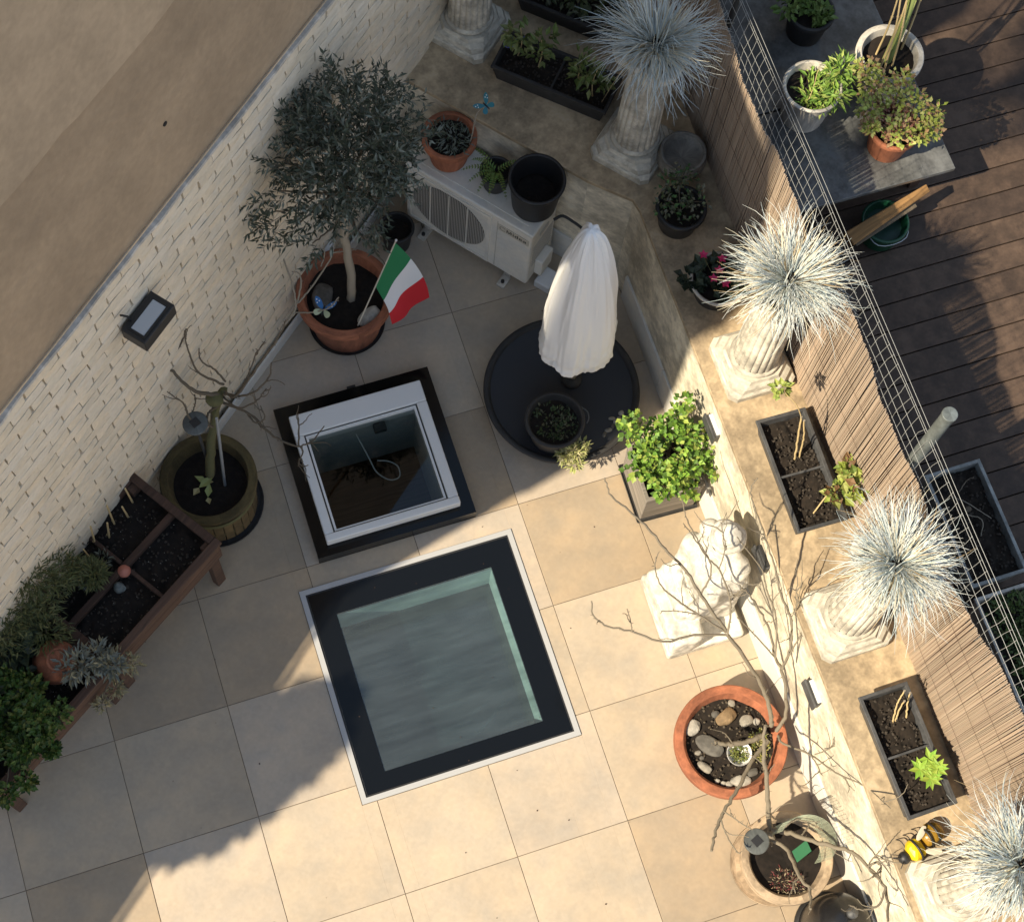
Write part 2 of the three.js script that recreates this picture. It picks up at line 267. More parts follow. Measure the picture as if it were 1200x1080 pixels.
// tall whitewashed brick wall
{
  seed(7); const w = thing('brick_wall', 'tall whitewashed brick boundary wall behind olive tree and wooden planters', 'wall', [wallA[0], 0, wallA[1]], wallTurn);
  part(w, 'mortar_bed', moved(triUV(new THREE.BoxGeometry(11.5, 2.48, 0.2)), -1.25, 1.19, -0.118), M.mortar);
  const bw = 0.22, bh = 0.07, variants = [];
  for (let v = 0; v < 10; v++) {
    const g = new THREE.BoxGeometry(1, 1, 1, 5, 2, 1), p = g.attributes.position, wv = rr(0.972, 0.99), hv = rr(0.93, 0.965);
    for (let i = 0; i < p.count; i++) {
      let x = p.getX(i), y = p.getY(i), z = p.getZ(i); const ed = Math.max(Math.abs(x) * 2, 0), ey = Math.abs(y) * 2; const X = Math.round(x * 5), Y = Math.round(y * 2);
      const zz = z > 0 ? 0.0045 + 0.0045 * hash(X + 9, Y + 9, v * 7 + 1) - (ed > .9 ? .0015 : 0) - (ey > .9 ? .0015 : 0) : -0.012;
      p.setXYZ(i, (x + (hash(X, Y, v) - .5) * .03) * bw * wv * 0.99, (y + (hash(X, Y, v + 50) - .5) * .07) * bh * hv, zz - 0.006);
    }
    g.computeVertexNormals(); variants.push(triUV(g, rnd() * 4, rnd() * 4));
  }
  const list = [];
  for (let r = 0; r < 34; r++) for (let c = -25; c < 11; c++) { const x = (c + (r % 2) * 0.5 + rr(-.018, .018) ) * bw, y = (r + 0.5) * bh + 0.03 + rr(-.004, .004); if (x < -5.2 || x > 2.05) continue; list.push([x, y, Math.floor(rnd() * 10), Math.floor(rnd() * 3), rr(-.012, .012)]); }
  const score = ([x, y]) => (x > -1.7 + (y < 1 ? -0.3 : 0) ? 10 : 0) + y; list.sort((a, b) => score(b) - score(a));
  const rest = [];
  list.forEach(([x, y, v, m, tw], i) => { if (i < 300) part(w, 'brick', variants[v], M.brick[m], [x, y, 0], [0, 0, tw]); else rest.push(moved(variants[v].clone(), x, y, 0, 0, 0, tw)); });
  stuff(part(w, 'brickwork', merge(rest), M.brick[0]));
  { // uneven mortar-covered capping strip
    const g = new THREE.BoxGeometry(11.5, 0.02, 0.018, 160, 1, 1), p = g.attributes.position; for (let i = 0; i < p.count; i++) { const x = p.getX(i); p.setY(i, p.getY(i) + (fbm(x / 12 + .5, .3, 70, 3, 3, 5) - .5) * 0.012); if (p.getZ(i) > 0) p.setZ(i, p.getZ(i) + (fbm(x / 12 + .5, .7, 90, 3, 3, 8) - .5) * 0.02); }
    g.computeVertexNormals(); part(w, 'capping', moved(triUV(g), -1.25, 2.443, 0.006), M.coping);
  }
  part(w, 'skirting', moved(box(5.6, 0.11, 0.012, 0.003), -0.9, 0.053, 0.03), M.skirt);
}
{ // plastered gable of the house next door rises above the brick wall and throws the big shadow
  seed(9); const w = thing('neighbouring_house', 'beige rendered gable wall with an attic opening above the whitewashed brick wall', 'building', [wallA[0], 0, wallA[1]], wallTurn);
  const prof = [[-2.95, 2.445], [5.0, 2.445], [5.0, 6.0], [-0.9, 6.0], [-0.98, 5.25], [-1.35, 5.55], [-2.2, 6.08], [-2.95, 5.62]], hole = [[-2.46, 4.02], [-1.75, 4.02], [-1.82, 4.5], [-2.0, 5.0], [-2.25, 5.0], [-2.42, 4.5]];
  const ex = (pts, z0, z1) => { const s = new THREE.Shape(pts.map(p => new THREE.Vector2(...p))); s.holes.push(new THREE.Path(hole.map(p => new THREE.Vector2(...p)))); const g = new THREE.ExtrudeGeometry(s, { depth: z1 - z0, bevelEnabled: false }); g.translate(0, 0, z0); return triUV(g); };
  part(w, 'wall', ex(prof, -0.07, -0.02), M.plaster2); // parapet wall with an attic opening
  const edge = []; for (let i = 0; i <= 90; i++) { const x = -2.95 + 7.95 * i / 90; edge.push([x, 3.60 + (fbm(i / 91, .2, 14, 3, 4, 4) - .5) * 0.16]); }
  part(w, 'render_coat', ex([...edge, ...prof.slice(2)], -0.02, -0.004), M.plaster);
  part(w, 'roof_verge', merge([[-2.95, 5.62, -2.2, 6.08], [-2.2, 6.08, -0.98, 5.25]].map(([x0, y0, x1, y1]) => moved(box(Math.hypot(x1 - x0, y1 - y0), 0.04, 0.12, 0.005), (x0 + x1) / 2, (y0 + y1) / 2 + 0.021, -0.045, 0, 0, Math.atan2(y1 - y0, x1 - x0)))), M.terraOld);
  part(w, 'wall_hole', moved(new THREE.CylinderGeometry(0.012, 0.012, 0.006, 10), 0.02, 2.93, -0.019, Math.PI / 2, 0, 0), M.dark);
}
{ // shrub standing behind the wall, seen only by its shadow
  seed(77); const t = thing('evergreen_shrub', 'rounded evergreen shrub growing over the top of the brick wall', 'shrub', [wallA[0] + wallD[0] * -4.8 - wallN[0] * 0.32, 0, wallA[1] + wallD[1] * -4.8 - wallN[1] * 0.32], wallTurn);
  part(t, 'trunk', tubeGeo([[0, 0, 0], [0.03, 1.2, 0], [0, 3.4, 0.02]], 0.06, 0.03), M.bark);
  const b = new GB(); for (let i = 0; i < 6500; i++) { const d = V3(rr(-1, 1), rr(-1, 1), rr(-1, 1)).normalize(), q = V3(d.x * .43, 3.42 + d.y * .52, d.z * .2).lerp(V3(0, 3.25, 0), rnd() * .6); b.leaf(q, V3(rr(-1, 1), rr(-1, 1), rr(-1, 1)), V3(rr(-1, 1), 1, rr(-1, 1)), .1, .055, [.05, .09 + rnd() * .03, .02]); }
  stuff(part(t, 'crown', b.build(), M.leaf));
}
{ // tall tree behind the neighbouring house: its crown dapples the far deck
  seed(78); const t = thing('tall_tree', 'tall broadleaf tree standing behind the neighbouring house', 'tree', [-9.38, 0, 1.8], wallTurn);
  part(t, 'trunk', tubeGeo([[0, 0, 0], [.1, 6, 0], [-.1, 11, .1], [0, 14.6, 0]], .22, .06), M.bark);
  for (let k = 0; k < 7; k++) { const a = k * 2.4; part(t, 'limb', tubeGeo([[0, 12.6 + k * .2, 0], [Math.cos(a) * .5, 13.3 + k * .2, Math.sin(a) * .4], [Math.cos(a) * 1.0, 13.7 + k * .25, Math.sin(a) * .3]], .05, .02), M.bark); }
  const b = new GB(); for (let i = 0; i < 8000; i++) { const d = V3(rr(-1, 1), rr(-1, 1), rr(-1, 1)).normalize(), k = .25 + .75 * Math.pow(rnd(), .5), q = V3(d.x * 1.15 * k, 15.0 + d.y * 1.3 * k, d.z * .3 * k); if (n3(q.x * 1.6, q.y * 1.6, q.z * 1.6, 6) < .33) continue; b.leaf(q, V3(rr(-1, 1), rr(-1, 1), rr(-1, 1)), V3(rr(-1, 1), 1, rr(-1, 1)), .2, .12, [.05, .09 + rnd() * .03, .02]); }
  stuff(part(t, 'crown', b.build(), M.leaf));
}
{ // tall house closing the far end of the terrace, beyond the frame
  const t = thing('rear_house', 'tall rendered house wall closing the far end of the terrace', 'building', [2.2, 0, -3.55]);
  part(t, 'wall', box(7.0, 7.4, .3, .01), mat(.30, .29, .27, .95, { map: T.plaster }), [0, 3.7, -.15]); part(t, 'roof', box(7.4, .14, .7, .02), M.terraOld, [0, 7.46, -.1]);
  for (const x of [-1.6, .4, 2.4]) { const w = part(t, 'window', box(1.0, 1.3, .06, .008), M.whitePaint, [x, 4.6, .012]); part(w, 'pane', box(.84, 1.14, .02, .003), M.black, [0, 0, .025]); part(w, 'sill', box(1.12, .05, .14, .006), M.coping, [0, -.68, .04]); }
}
// low wall with stone ledge
const LEDGE = 0.97;
{
  seed(11); const w = thing('garden_wall', 'low cream stone wall with broad tan ledge carrying the columns', 'wall');
  const front = [[0.97, 5], [0.97, -1.05], [0.955, -1.13], [0.764, -1.306], [-0.06, -2.265]], back = [[-0.3, -5], [1.44, -5], [1.44, 5]];
  part(w, 'wall_face', triUV(flatPoly([...front, ...back], -0.05, LEDGE - 0.03)), M.trav);
  part(w, 'ledge', triUV(flatPoly([[0.962, 5], [0.962, -1.055], [0.948, -1.125], [0.758, -1.3], [-0.07, -2.26], ...back], LEDGE - 0.03, LEDGE, 0.003)), M.ledge);
  for (let z = -1.02; z < 4.4; z += 0.6) part(w, 'skirting_tile', moved(box(0.014, 0.262, 0.597, 0.002), 0.963, 0.131, z + 0.3), M.skirt);
  const dd = Math.hypot(0.824, 0.959), ang = Math.atan2(0.959, -0.824);
  for (let k = 0; k < 2; k++) { const f = 0.02 + k * 0.5, cx = 0.764 - 0.824 * (f + 0.24), cz = -1.306 - 0.959 * (f + 0.24); part(w, 'skirting_tile', moved(box(dd * 0.48, 0.262, 0.014, 0.002), cx - .0045, 0.131, cz + .004, 0, ang, 0), M.skirt); }
}
// small wall lights set in the low wall
[[0.136, .78, 'next to the leafy hedge pot'], [0.86, .755, 'behind the white statue'], [1.572, .73, 'behind the terracotta bowl']].forEach(([z, y, where], i) => {
  const t = thing('wall_light', `small rectangular wall light on the low wall ${where}`, 'wall light', [0.97, y, z], 0, 'lights along the low wall');
  part(t, 'housing', box(0.035, 0.075, 0.13, 0.004), M.greyPlastic, [-0.014, 0, 0]);
  part(t, 'cover', box(0.012, 0.082, 0.146, 0.003), M.greyPlastic, [-0.034, 0.002, 0]);
  part(t, 'hood', box(0.020, 0.010, 0.118, 0.002), i === 1 ? M.black : M.whitePaint, [-0.008, 0.041, 0]);
});
// wooden deck of the terrace behind the fence
const DECK = 0.85;
{
  seed(13); const g = structure('wooden_deck');
  part(g, 'deck_base', moved(triUV(new THREE.BoxGeometry(9, 0.8, 11)), 1.45 + 4.5, 0.42, -0.5), M.dark);
  for (let k = -36; k < 34; k++) { const z = k * 0.146; part(g, 'deck_board', moved(box(9, 0.026, 0.140, 0.003), 5.96, DECK - 0.013, z), M.deck[Math.floor(rnd() * 3)]); }
}
// reed screen
{
  seed(17); const t = thing('reed_fence', 'tan reed screen with ragged top standing along the ledge', 'fence', [1.405, LEDGE, 0]);
  const b = new GB(); const top = z => 0.945 + 0.05 * Math.sin(z * 3.1 + 1) + 0.03 * Math.sin(z * 7.3) + 0.022 * Math.abs(Math.sin(z * 11)) + 0.02 * (fbm(z / 10 + .5, .5, 60, 3, 3, 6) - .5) + (fbm(z / 10 + .5, .1, 17, 3, 2, 16) - .5) * 0.09;
  for (let z = -5; z < 4.6; z += 0.0046) {
    const x = rr(-.003, .003), l = rr(-.004, .004), h = top(z) + rr(-.006, .006), k = 0.78 + 0.3 * rnd() + 0.22 * (fbm(z / 10 + .5, .9, 110, 3, 2, 26) - .5), w = rr(-.01, .01);
    b.tube([V3(x, 0.002, z), V3(x + rr(-.004, .004), h * .5, z + l * .5), V3(x, h, z + l)], 0.0032, 0.0028, 4, [.41 * k, .32 * k + w, .24 * k + w]);
  }
  stuff(part(t, 'reeds', b.build(), M.vc));
  part(t, 'backing', moved(triUV(new THREE.BoxGeometry(0.004, 0.80, 9.4)), 0.011, 0.40, -0.2), M.woodDark);
  for (const y of [0.2, 0.45, 0.7]) part(t, 'binding_wire', tubeGeo([[-0.011, y, -5], [-0.011, y, 4.5]], 0.0008, 0.0008, 2, 4), M.woodDark);
}
// wire mesh behind the reeds
{
  seed(19); const t = thing('wire_mesh_fence', 'galvanised square wire mesh standing above the reed screen', 'fence', [1.43, DECK, 0]);
  const off = y => y > 1.16 ? (y - 1.16) * 0.2 : 0, b = new GB();
  for (let z = -5; z < 4.5; z += 0.052) { const j = rr(-.004, .004); b.tube([V3(0, 0, z), V3(j, 0.6, z + j), V3(0, 1.13, z), V3(off(1.22), 1.22, z + rr(-.006, .006)), V3(off(1.29), 1.285, z + rr(-.008, .008))], 0.0012, 0.0012, 4); }
  for (let k = 0; k < 18; k++) { const y = 0.03 + k * 0.0725, pts = []; for (let z = -5; z < 4.5; z += 0.2) pts.push(V3(off(y) + 0.002 + rr(-.003, .003), y + rr(-.004, .004), z)); b.tube(pts, 0.0012, 0.0012, 4); }
  for (const dy of [1.285, 1.296]) { const pts = []; for (let z = -5; z < 4.5; z += 0.2) pts.push(V3(off(dy) + (dy > 1.29 ? .012 : 0), dy + rr(-.003, .003), z)); b.tube(pts, 0.0013, 0.0013, 4); }
  stuff(part(t, 'mesh_wires', b.build(), M.wire));
}
for (const [z, h, r, lab, m] of [[0.865, 1.53, 0.031, 'galvanised round fence post rising above reed screen beside the pale deck trough', M.galv], [-1.5, 1.72, 0.016, 'thin dark fence post beside the blue slate slab', M.blackRough]]) {
  const t = thing('fence_post', lab, 'post', [1.478, DECK, z]);
  part(t, 'shaft', lathe([[0.001, 0], [r, 0], [r, h - .006]], 24), m); part(t, 'cap', lathe([[r + .003, h - .02], [r + .004, h - .004], [r, h], [0.001, h + .002]], 24), m);
}
// ---------- skylights ----------
const glassPane = (tint, rough = 0.03, ior = 1.5) => new THREE.MeshPhysicalMaterial({ color: lin(...tint), transmission: 1, thickness: 0, roughness: rough, ior });
const ringGeo = (o, i, y0, y1) => { const s = new THREE.Shape([[o[0], -o[2]], [o[1], -o[2]], [o[1], -o[3]], [o[0], -o[3]]].map(p => new THREE.Vector2(...p))); s.holes.push(new THREE.Path([[i[0], -i[2]], [i[0], -i[3]], [i[1], -i[3]], [i[1], -i[2]]].map(p => new THREE.Vector2(...p)))); const g = new THREE.ExtrudeGeometry(s, { depth: y1 - y0, bevelEnabled: false }); g.rotateX(-Math.PI / 2); g.translate(0, y0, 0); return triUV(g); };
const inset = ([a, b, c, d], e) => [a + e, b - e, c + e, d - e];
const rectGeo = ([a, b, c, d], y0, y1) => moved(triUV(new THREE.BoxGeometry(b - a, y1 - y0, d - c)), (a + b) / 2, (y0 + y1) / 2, (c + d) / 2);
{
  const t = thing('walk_on_skylight', 'large square walk-on glass rooflight with white frame flush in paving', 'skylight');
  const streaks = tex(512, (u, v) => { const a = fbm(u, v, 3, 8, 5, 311), c = fbm(u + .2 * fbm(u, v, 3, 3, 2, 317), v, 4, 34, 4, 313), h = hash(Math.floor(u * 512), Math.floor(v * 512), 9); const g = .74 + .22 * a + .22 * (c - .5) + (h > .9985 ? .3 : 0); return [g, g, g]; });
  const dustyGlass = new THREE.MeshPhysicalMaterial({ color: lin(.78, .94, .98), map: streaks, transmission: .94, thickness: 0, roughness: .04, ior: 1.5 }); // thin film of dust on the outer pane
  const glass = [-1.12, -0.253, 0.296, 1.176];
  for (const [n, g] of [['north', [SK1[0], SK1[1], SK1[2], SK1[2] + .028]], ['south', [SK1[0], SK1[1], SK1[3] - .028, SK1[3]]], ['west', [SK1[0], SK1[0] + .028, SK1[2] + .028, SK1[3] - .028]], ['east', [SK1[1] - .028, SK1[1], SK1[2] + .028, SK1[3] - .028]]]) part(t, 'frame_bar', rectGeo(g, -0.1, 0.006), M.frameGrey);
  const bed = inset(SK1, .0285);
  part(t, 'gasket', ringGeo(bed, inset(bed, .009), -0.06, -0.001), M.black);
  part(t, 'glass_border', ringGeo(inset(bed, .0095), glass, -0.03, 0.001), M.enamel);
  const pane = part(t, 'glass_pane', new THREE.PlaneGeometry(glass[1] - glass[0], glass[3] - glass[2]), dustyGlass, [(glass[0] + glass[1]) / 2, -0.002, (glass[2] + glass[3]) / 2], [-Math.PI / 2, 0, 0]);
  const lining = mat(.43, .545, .505, 0.6, { map: T.mottle }), o = [glass[0] - .004, glass[1] + .004, glass[2] - .004, glass[3] + .004], w = 0.03, b0 = -0.36;
  part(t, 'shaft_lining', rectGeo([o[0] - w, o[1] + w, o[2] - w, o[2]], b0, -0.031), lining);
  part(t, 'shaft_lining', rectGeo([o[0] - w, o[1] + w, o[3], o[3] + w], b0, -0.031), lining);
  part(t, 'shaft_lining', rectGeo([o[0] - w, o[0], o[2], o[3]], b0, -0.031), lining);
  part(t, 'shaft_lining', rectGeo([o[1], o[1] + w, o[2], o[3]], b0, -0.031), lining);
  const inner = new THREE.MeshPhysicalMaterial({ color: lin(.026, .036, .038), roughness: .14, ior: 1.7, map: tex(512, (u, v) => { const a = fbm(u, v, 4, 10, 5, 301), c = fbm(u, v + 0.3 * fbm(u, v, 3, 3, 2, 303), 3, 30, 4, 307), d = Math.hypot((u * 90) % 1 - .5, (v * 90) % 1 - .5) < .25 ? 0.06 : 0; const g = 0.62 + 0.3 * a + 0.35 * (c - .5) + d; return [g, g, g]; }) });
  part(t, 'inner_pane', rectGeo(inset(o, .0), -0.38, -0.34), inner);
}
{
  seed(23); const t = thing('vent_skylight', 'smaller square opening roof window with white sash on black upstand', 'skylight'); const op = [-0.994, -0.395, -0.655, -0.112], fr = [-1.064, -0.317, -0.80, -0.055];
  part(t, 'upstand', ringGeo(SK2, inset(fr, .03), -0.02, 0.085), M.enamel);
  // sash: four bars with a sloped inner bead
  const bars = [[fr[0], fr[1], fr[2], op[2] - .02], [fr[0], fr[1], op[3] + .014, fr[3]], [fr[0], op[0] - .02, op[2] - .02, op[3] + .014], [op[1] + .02, fr[1], op[2] - .02, op[3] + .014]];
  bars.forEach((b, i) => part(t, 'sash_bar', moved(box(b[1] - b[0] - (i > 1 ? 0.0006 : 0), 0.07, b[3] - b[2] - (i > 1 ? 0.0006 : 0), 0.006), (b[0] + b[1]) / 2, 0.12 - (i > 1 ? .001 : 0), (b[2] + b[3]) / 2), M.whitePaint));
  part(t, 'rubber_seal', ringGeo([op[0] - .0195, op[1] + .0195, op[2] - .0195, op[3] + .0135], [op[0] - .012, op[1] + .012, op[2] - .012, op[3] + .008], 0.06, 0.139), M.black);
  part(t, 'glazing_bead', ringGeo([op[0] - .0118, op[1] + .0118, op[2] - .0118, op[3] + .0078], op, 0.06, 0.143), M.whitePaint);
  part(t, 'glass_pane', new THREE.PlaneGeometry(op[1] - op[0] + .004, op[3] - op[2] + .004), glassPane([.50, .55, .54], .02, 1.5), [(op[0] + op[1]) / 2, 0.118, (op[2] + op[3]) / 2], [-Math.PI / 2, 0, 0]);
  const lin2 = mat(.55, .57, .55, 0.7, { map: T.mottle }), w = .03, o = inset(op, -.002), b0 = -0.45;
  for (const r of [[o[0] - w, o[1] + w, o[2] - w, o[2]], [o[0] - w, o[1] + w, o[3], o[3] + w], [o[0] - w, o[0], o[2], o[3]], [o[1], o[1] + w, o[2], o[3]]]) part(t, 'shaft_lining', rectGeo(r, b0, 0.058), lin2);
  const rm = [-2.2, .4, -2.2, .15]; // the closed room below
  part(t, 'room_ceiling', ringGeo(rm, o, b0 - .03, b0), lin2);
  for (const r of [[rm[0], rm[1], rm[2], rm[2] + .1], [rm[0], rm[1], rm[3] - .1, rm[3]], [rm[0], rm[0] + .1, rm[2] + .1, rm[3] - .1], [rm[1] - .1, rm[1], rm[2] + .1, rm[3] - .1]]) part(t, 'room_wall', rectGeo(r, -2.95, b0 - .03), lin2);
  part(t, 'room_floor', rectGeo(rm, -3.05, -2.95), mat(.22, .17, .12, .6, { map: T.grain }));
  part(t, 'pull_cord', tubeGeo([[-.74, .10, -.62], [-.72, .02, -.58], [-.70, -.02, -.5], [-.68, -.05, -.42], [-.62, -.06, -.36], [-.57, -.05, -.36], [-.56, -.05, -.42], [-.60, -.04, -.46], [-.66, -.03, -.48]], 0.004, 0.004, 40, 6), mat(.6, .6, .58, .8));
  part(t, 'opener', box(0.07, 0.04, 0.05, .006), M.greyPlastic, [-.60, .07, -.625]);
  part(t, 'hinge', box(0.05, 0.03, 0.03, .005), M.black, [-0.68, 0.035, -0.905]);
}

const bowlTree = [
  [[[0.809,0.32,1.606],[0.815,0.377,1.56],[0.774,0.551,1.417],[0.63,0.85,1.193]],0.016,0.011],
  [[[0.63,0.85,1.193],[0.437,0.899,1.149],[0.306,0.932,1.147],[0.164,0.976,1.061],[0.037,1.014,0.992],[0.002,1.032,0.938],[0.013,1.05,0.876]],0.008,0.004],
  [[[0.162,0.99,1.064],[0.167,1.014,1.015],[0.166,1.04,0.961]],0.004,0.003],
  [[[0.624,0.86,1.18],[0.508,0.942,1.072],[0.422,1.005,0.991],[0.351,1.07,0.895],[0.354,1.123,0.805],[0.381,1.15,0.769]],0.007,0.003],
  [[[0.627,0.86,1.172],[0.577,0.935,1.079],[0.536,1.005,0.992],[0.485,1.1,0.875],[0.411,1.186,0.781],[0.345,1.278,0.675],[0.253,1.378,0.575],[0.192,1.445,0.509],[0.184,1.5,0.443]],0.011,0.004],
  [[[0.537,1.0,0.991],[0.59,1.075,0.945],[0.604,1.13,0.895],[0.562,1.231,0.798],[0.521,1.335,0.7],[0.511,1.42,0.621]],0.006,0.003],
  [[[0.627,0.86,1.195],[0.653,0.948,1.119],[0.662,1.007,1.067],[0.629,1.15,0.935],[0.576,1.222,0.879],[0.523,1.327,0.791],[0.482,1.4,0.732]],0.007,0.003],
  [[[0.621,1.18,0.942],[0.659,1.289,0.869],[0.654,1.387,0.79],[0.682,1.45,0.754]],0.004,0.002],
  [[[0.508,0.94,1.072],[0.412,0.973,1.032],[0.327,1.0,1.013]],0.004,0.003],
  [[[0.565,1.22,0.795],[0.596,1.263,0.762],[0.592,1.3,0.72]],0.003,0.002],
  [[[0.669,0.98,1.062],[0.717,1.046,1.042],[0.772,1.15,0.984]],0.004,0.002],
  [[[0.825,0.32,1.639],[0.875,0.417,1.588],[0.878,0.639,1.412],[0.848,0.718,1.349],[0.827,0.877,1.226],[0.76,1.04,1.107],[0.696,1.15,1.035]],0.013,0.004],
  [[[0.86,0.72,1.412],[0.914,0.821,1.333],[0.932,0.934,1.225],[0.897,1.045,1.116],[0.887,1.149,1.016],[0.862,1.267,0.903],[0.825,1.417,0.766],[0.815,1.496,0.694],[0.849,1.55,0.667]],0.009,0.003],
  [[[0.834,0.76,1.364],[0.87,0.926,1.181],[0.846,1.016,1.079],[0.838,1.1,0.985],[0.767,1.207,0.877],[0.74,1.25,0.833]],0.006,0.003],
  [[[0.837,0.76,1.356],[0.754,0.864,1.236],[0.68,0.95,1.142]],0.005,0.003],
  [[[0.859,0.74,1.403],[0.991,0.93,1.27],[0.996,0.983,1.215],[0.954,1.05,1.149]],0.005,0.003],
  [[[0.835,1.36,0.925],[0.814,1.393,0.885],[0.824,1.42,0.854]],0.003,0.002],
  [[[0.927,0.95,1.228],[0.967,1.026,1.173],[0.967,1.08,1.122]],0.003,0.002],
  [[[0.816,0.35,1.669],[0.812,0.396,1.714],[0.879,0.569,1.831],[0.915,0.742,1.967],[0.971,0.917,2.079],[0.992,1.12,2.231]],0.008,0.003],
  [[[0.891,0.6,1.841],[0.949,0.697,1.843],[0.991,0.8,1.798]],0.004,0.002],
  [[[0.876,0.58,1.833],[0.88,0.625,1.912],[0.875,0.64,1.94],[0.906,0.66,1.94]],0.004,0.002],
  [[[0.754,0.36,1.679],[0.648,0.404,1.74],[0.513,0.47,1.855],[0.382,0.532,1.955],[0.309,0.571,2.024],[0.237,0.62,2.123]],0.014,0.008],
  [[[0.348,0.55,1.99],[0.343,0.567,2.056],[0.359,0.595,2.163],[0.371,0.6,2.176]],0.005,0.003],
  [[[0.377,0.54,1.955],[0.434,0.579,2.044],[0.467,0.6,2.088]],0.005,0.003],
  [[[0.747,0.36,1.649],[0.582,0.396,1.649],[0.481,0.42,1.613]],0.018,0.012]];
const tanTree = [
  [[[0.618,0.26,2.145],[0.614,0.36,2.065],[0.617,0.54,1.927],[0.617,0.763,1.763],[0.633,0.9,1.67]],0.016,0.008],
  [[[0.613,0.33,2.109],[0.539,0.378,2.109],[0.611,0.489,2.213],[0.604,0.613,2.367],[0.608,0.684,2.452],[0.563,0.75,2.527]],0.012,0.006],
  [[[0.618,0.36,2.101],[0.676,0.433,2.148],[0.797,0.608,2.276],[0.859,0.696,2.334],[0.887,0.794,2.43],[0.892,0.911,2.553],[0.808,1.05,2.695]],0.013,0.006],
  [[[0.863,0.88,2.433],[0.909,0.905,2.431],[0.896,0.925,2.47],[0.839,0.95,2.487]],0.006,0.004],
  [[[0.878,0.96,2.553],[0.816,0.974,2.611],[0.736,0.987,2.611],[0.678,1.0,2.569]],0.006,0.003],
  [[[0.873,0.93,2.504],[0.841,0.954,2.439],[0.893,0.977,2.402],[0.924,1.0,2.456]],0.005,0.003],
  [[[0.607,0.6,2.367],[0.562,0.611,2.387],[0.553,0.62,2.427]],0.005,0.003],
  [[[0.646,0.4,2.116],[0.734,0.445,2.099],[0.77,0.472,2.141],[0.713,0.5,2.178]],0.006,0.004]];
const barrelTree = [
  [[[-1.551,0.4,-0.512],[-1.49,0.624,-0.615],[-1.406,0.871,-0.713],[-1.363,0.95,-0.729]],0.026,0.02],
  [[[-1.393,0.95,-0.7],[-1.5,1.036,-0.715],[-1.567,1.129,-0.791],[-1.61,1.209,-0.862],[-1.619,1.314,-0.967],[-1.649,1.45,-1.098]],0.011,0.004],
  [[[-1.619,1.2,-0.865],[-1.737,1.285,-0.849],[-1.804,1.35,-0.887]],0.006,0.003],
  [[[-1.583,1.18,-0.834],[-1.482,1.308,-0.886],[-1.458,1.35,-0.911]],0.005,0.003],
  [[[-1.358,0.98,-0.738],[-1.461,1.143,-0.766],[-1.478,1.285,-0.83],[-1.467,1.4,-0.881]],0.007,0.003],
  [[[-1.346,1.0,-0.741],[-1.385,1.117,-0.773],[-1.433,1.219,-0.79],[-1.425,1.3,-0.817]],0.006,0.003],
  [[[-1.465,0.8,-0.606],[-1.565,0.945,-0.626],[-1.572,1.035,-0.672],[-1.629,1.15,-0.707]],0.007,0.003],
  [[[-1.563,0.9,-0.653],[-1.523,0.952,-0.682],[-1.508,1.0,-0.719]],0.005,0.003],
  [[[-1.371,0.95,-0.698],[-1.254,1.066,-0.613],[-1.142,1.183,-0.623],[-1.113,1.25,-0.665]],0.007,0.003],
  [[[-1.367,0.95,-0.716],[-1.324,1.016,-0.642],[-1.167,1.236,-0.687],[-1.047,1.412,-0.72],[-1.0,1.5,-0.748]],0.007,0.003],
  [[[-1.324,1.0,-0.648],[-1.237,1.138,-0.681],[-1.172,1.265,-0.723],[-1.118,1.35,-0.738]],0.005,0.003],
  [[[-1.375,0.92,-0.697],[-1.319,0.983,-0.592],[-1.231,1.045,-0.577],[-1.167,1.1,-0.605]],0.006,0.003],
  [[[-1.397,0.92,-0.68],[-1.278,0.94,-0.564],[-1.194,0.962,-0.407],[-1.093,0.978,-0.317],[-1.032,0.986,-0.315],[-0.946,1.0,-0.372]],0.008,0.003],
  [[[-1.093,0.98,-0.317],[-1.068,1.022,-0.396],[-1.054,1.05,-0.451]],0.005,0.003],
  [[[-1.093,0.98,-0.317],[-1.08,0.972,-0.288],[-1.116,0.956,-0.24],[-1.105,0.95,-0.22]],0.004,0.003],
  [[[-1.286,0.93,-0.57],[-1.259,0.954,-0.505],[-1.213,0.973,-0.507],[-1.216,1.0,-0.568]],0.005,0.003],
  [[[-1.411,0.88,-0.677],[-1.459,0.889,-0.655],[-1.499,0.9,-0.6]],0.008,0.004]];
const oliveTwig = [
  [[[-0.924,0.45,-1.218],[-0.872,0.537,-1.25],[-0.861,0.606,-1.291],[-0.892,0.868,-1.441],[-0.936,0.95,-1.473]],0.008,0.003],
  [[[-0.872,0.5,-1.257],[-0.821,0.631,-1.308],[-0.815,0.708,-1.346],[-0.85,0.75,-1.345]],0.006,0.003],
  [[[-0.87,0.5,-1.267],[-0.782,0.593,-1.289],[-0.619,0.795,-1.366],[-0.597,0.85,-1.403]],0.006,0.003],
  [[[-0.692,0.7,-1.354],[-0.665,0.766,-1.374],[-0.655,0.85,-1.41]],0.004,0.002],
  [[[-0.62,0.8,-1.364],[-0.555,0.821,-1.344],[-0.5,0.84,-1.328]],0.004,0.002],
  [[[-0.878,0.46,-1.247],[-0.811,0.499,-1.208],[-0.704,0.56,-1.177],[-0.643,0.6,-1.202]],0.005,0.003],
  [[[-0.882,0.46,-1.248],[-0.972,0.439,-1.186],[-1.033,0.42,-1.109]],0.008,0.004]];

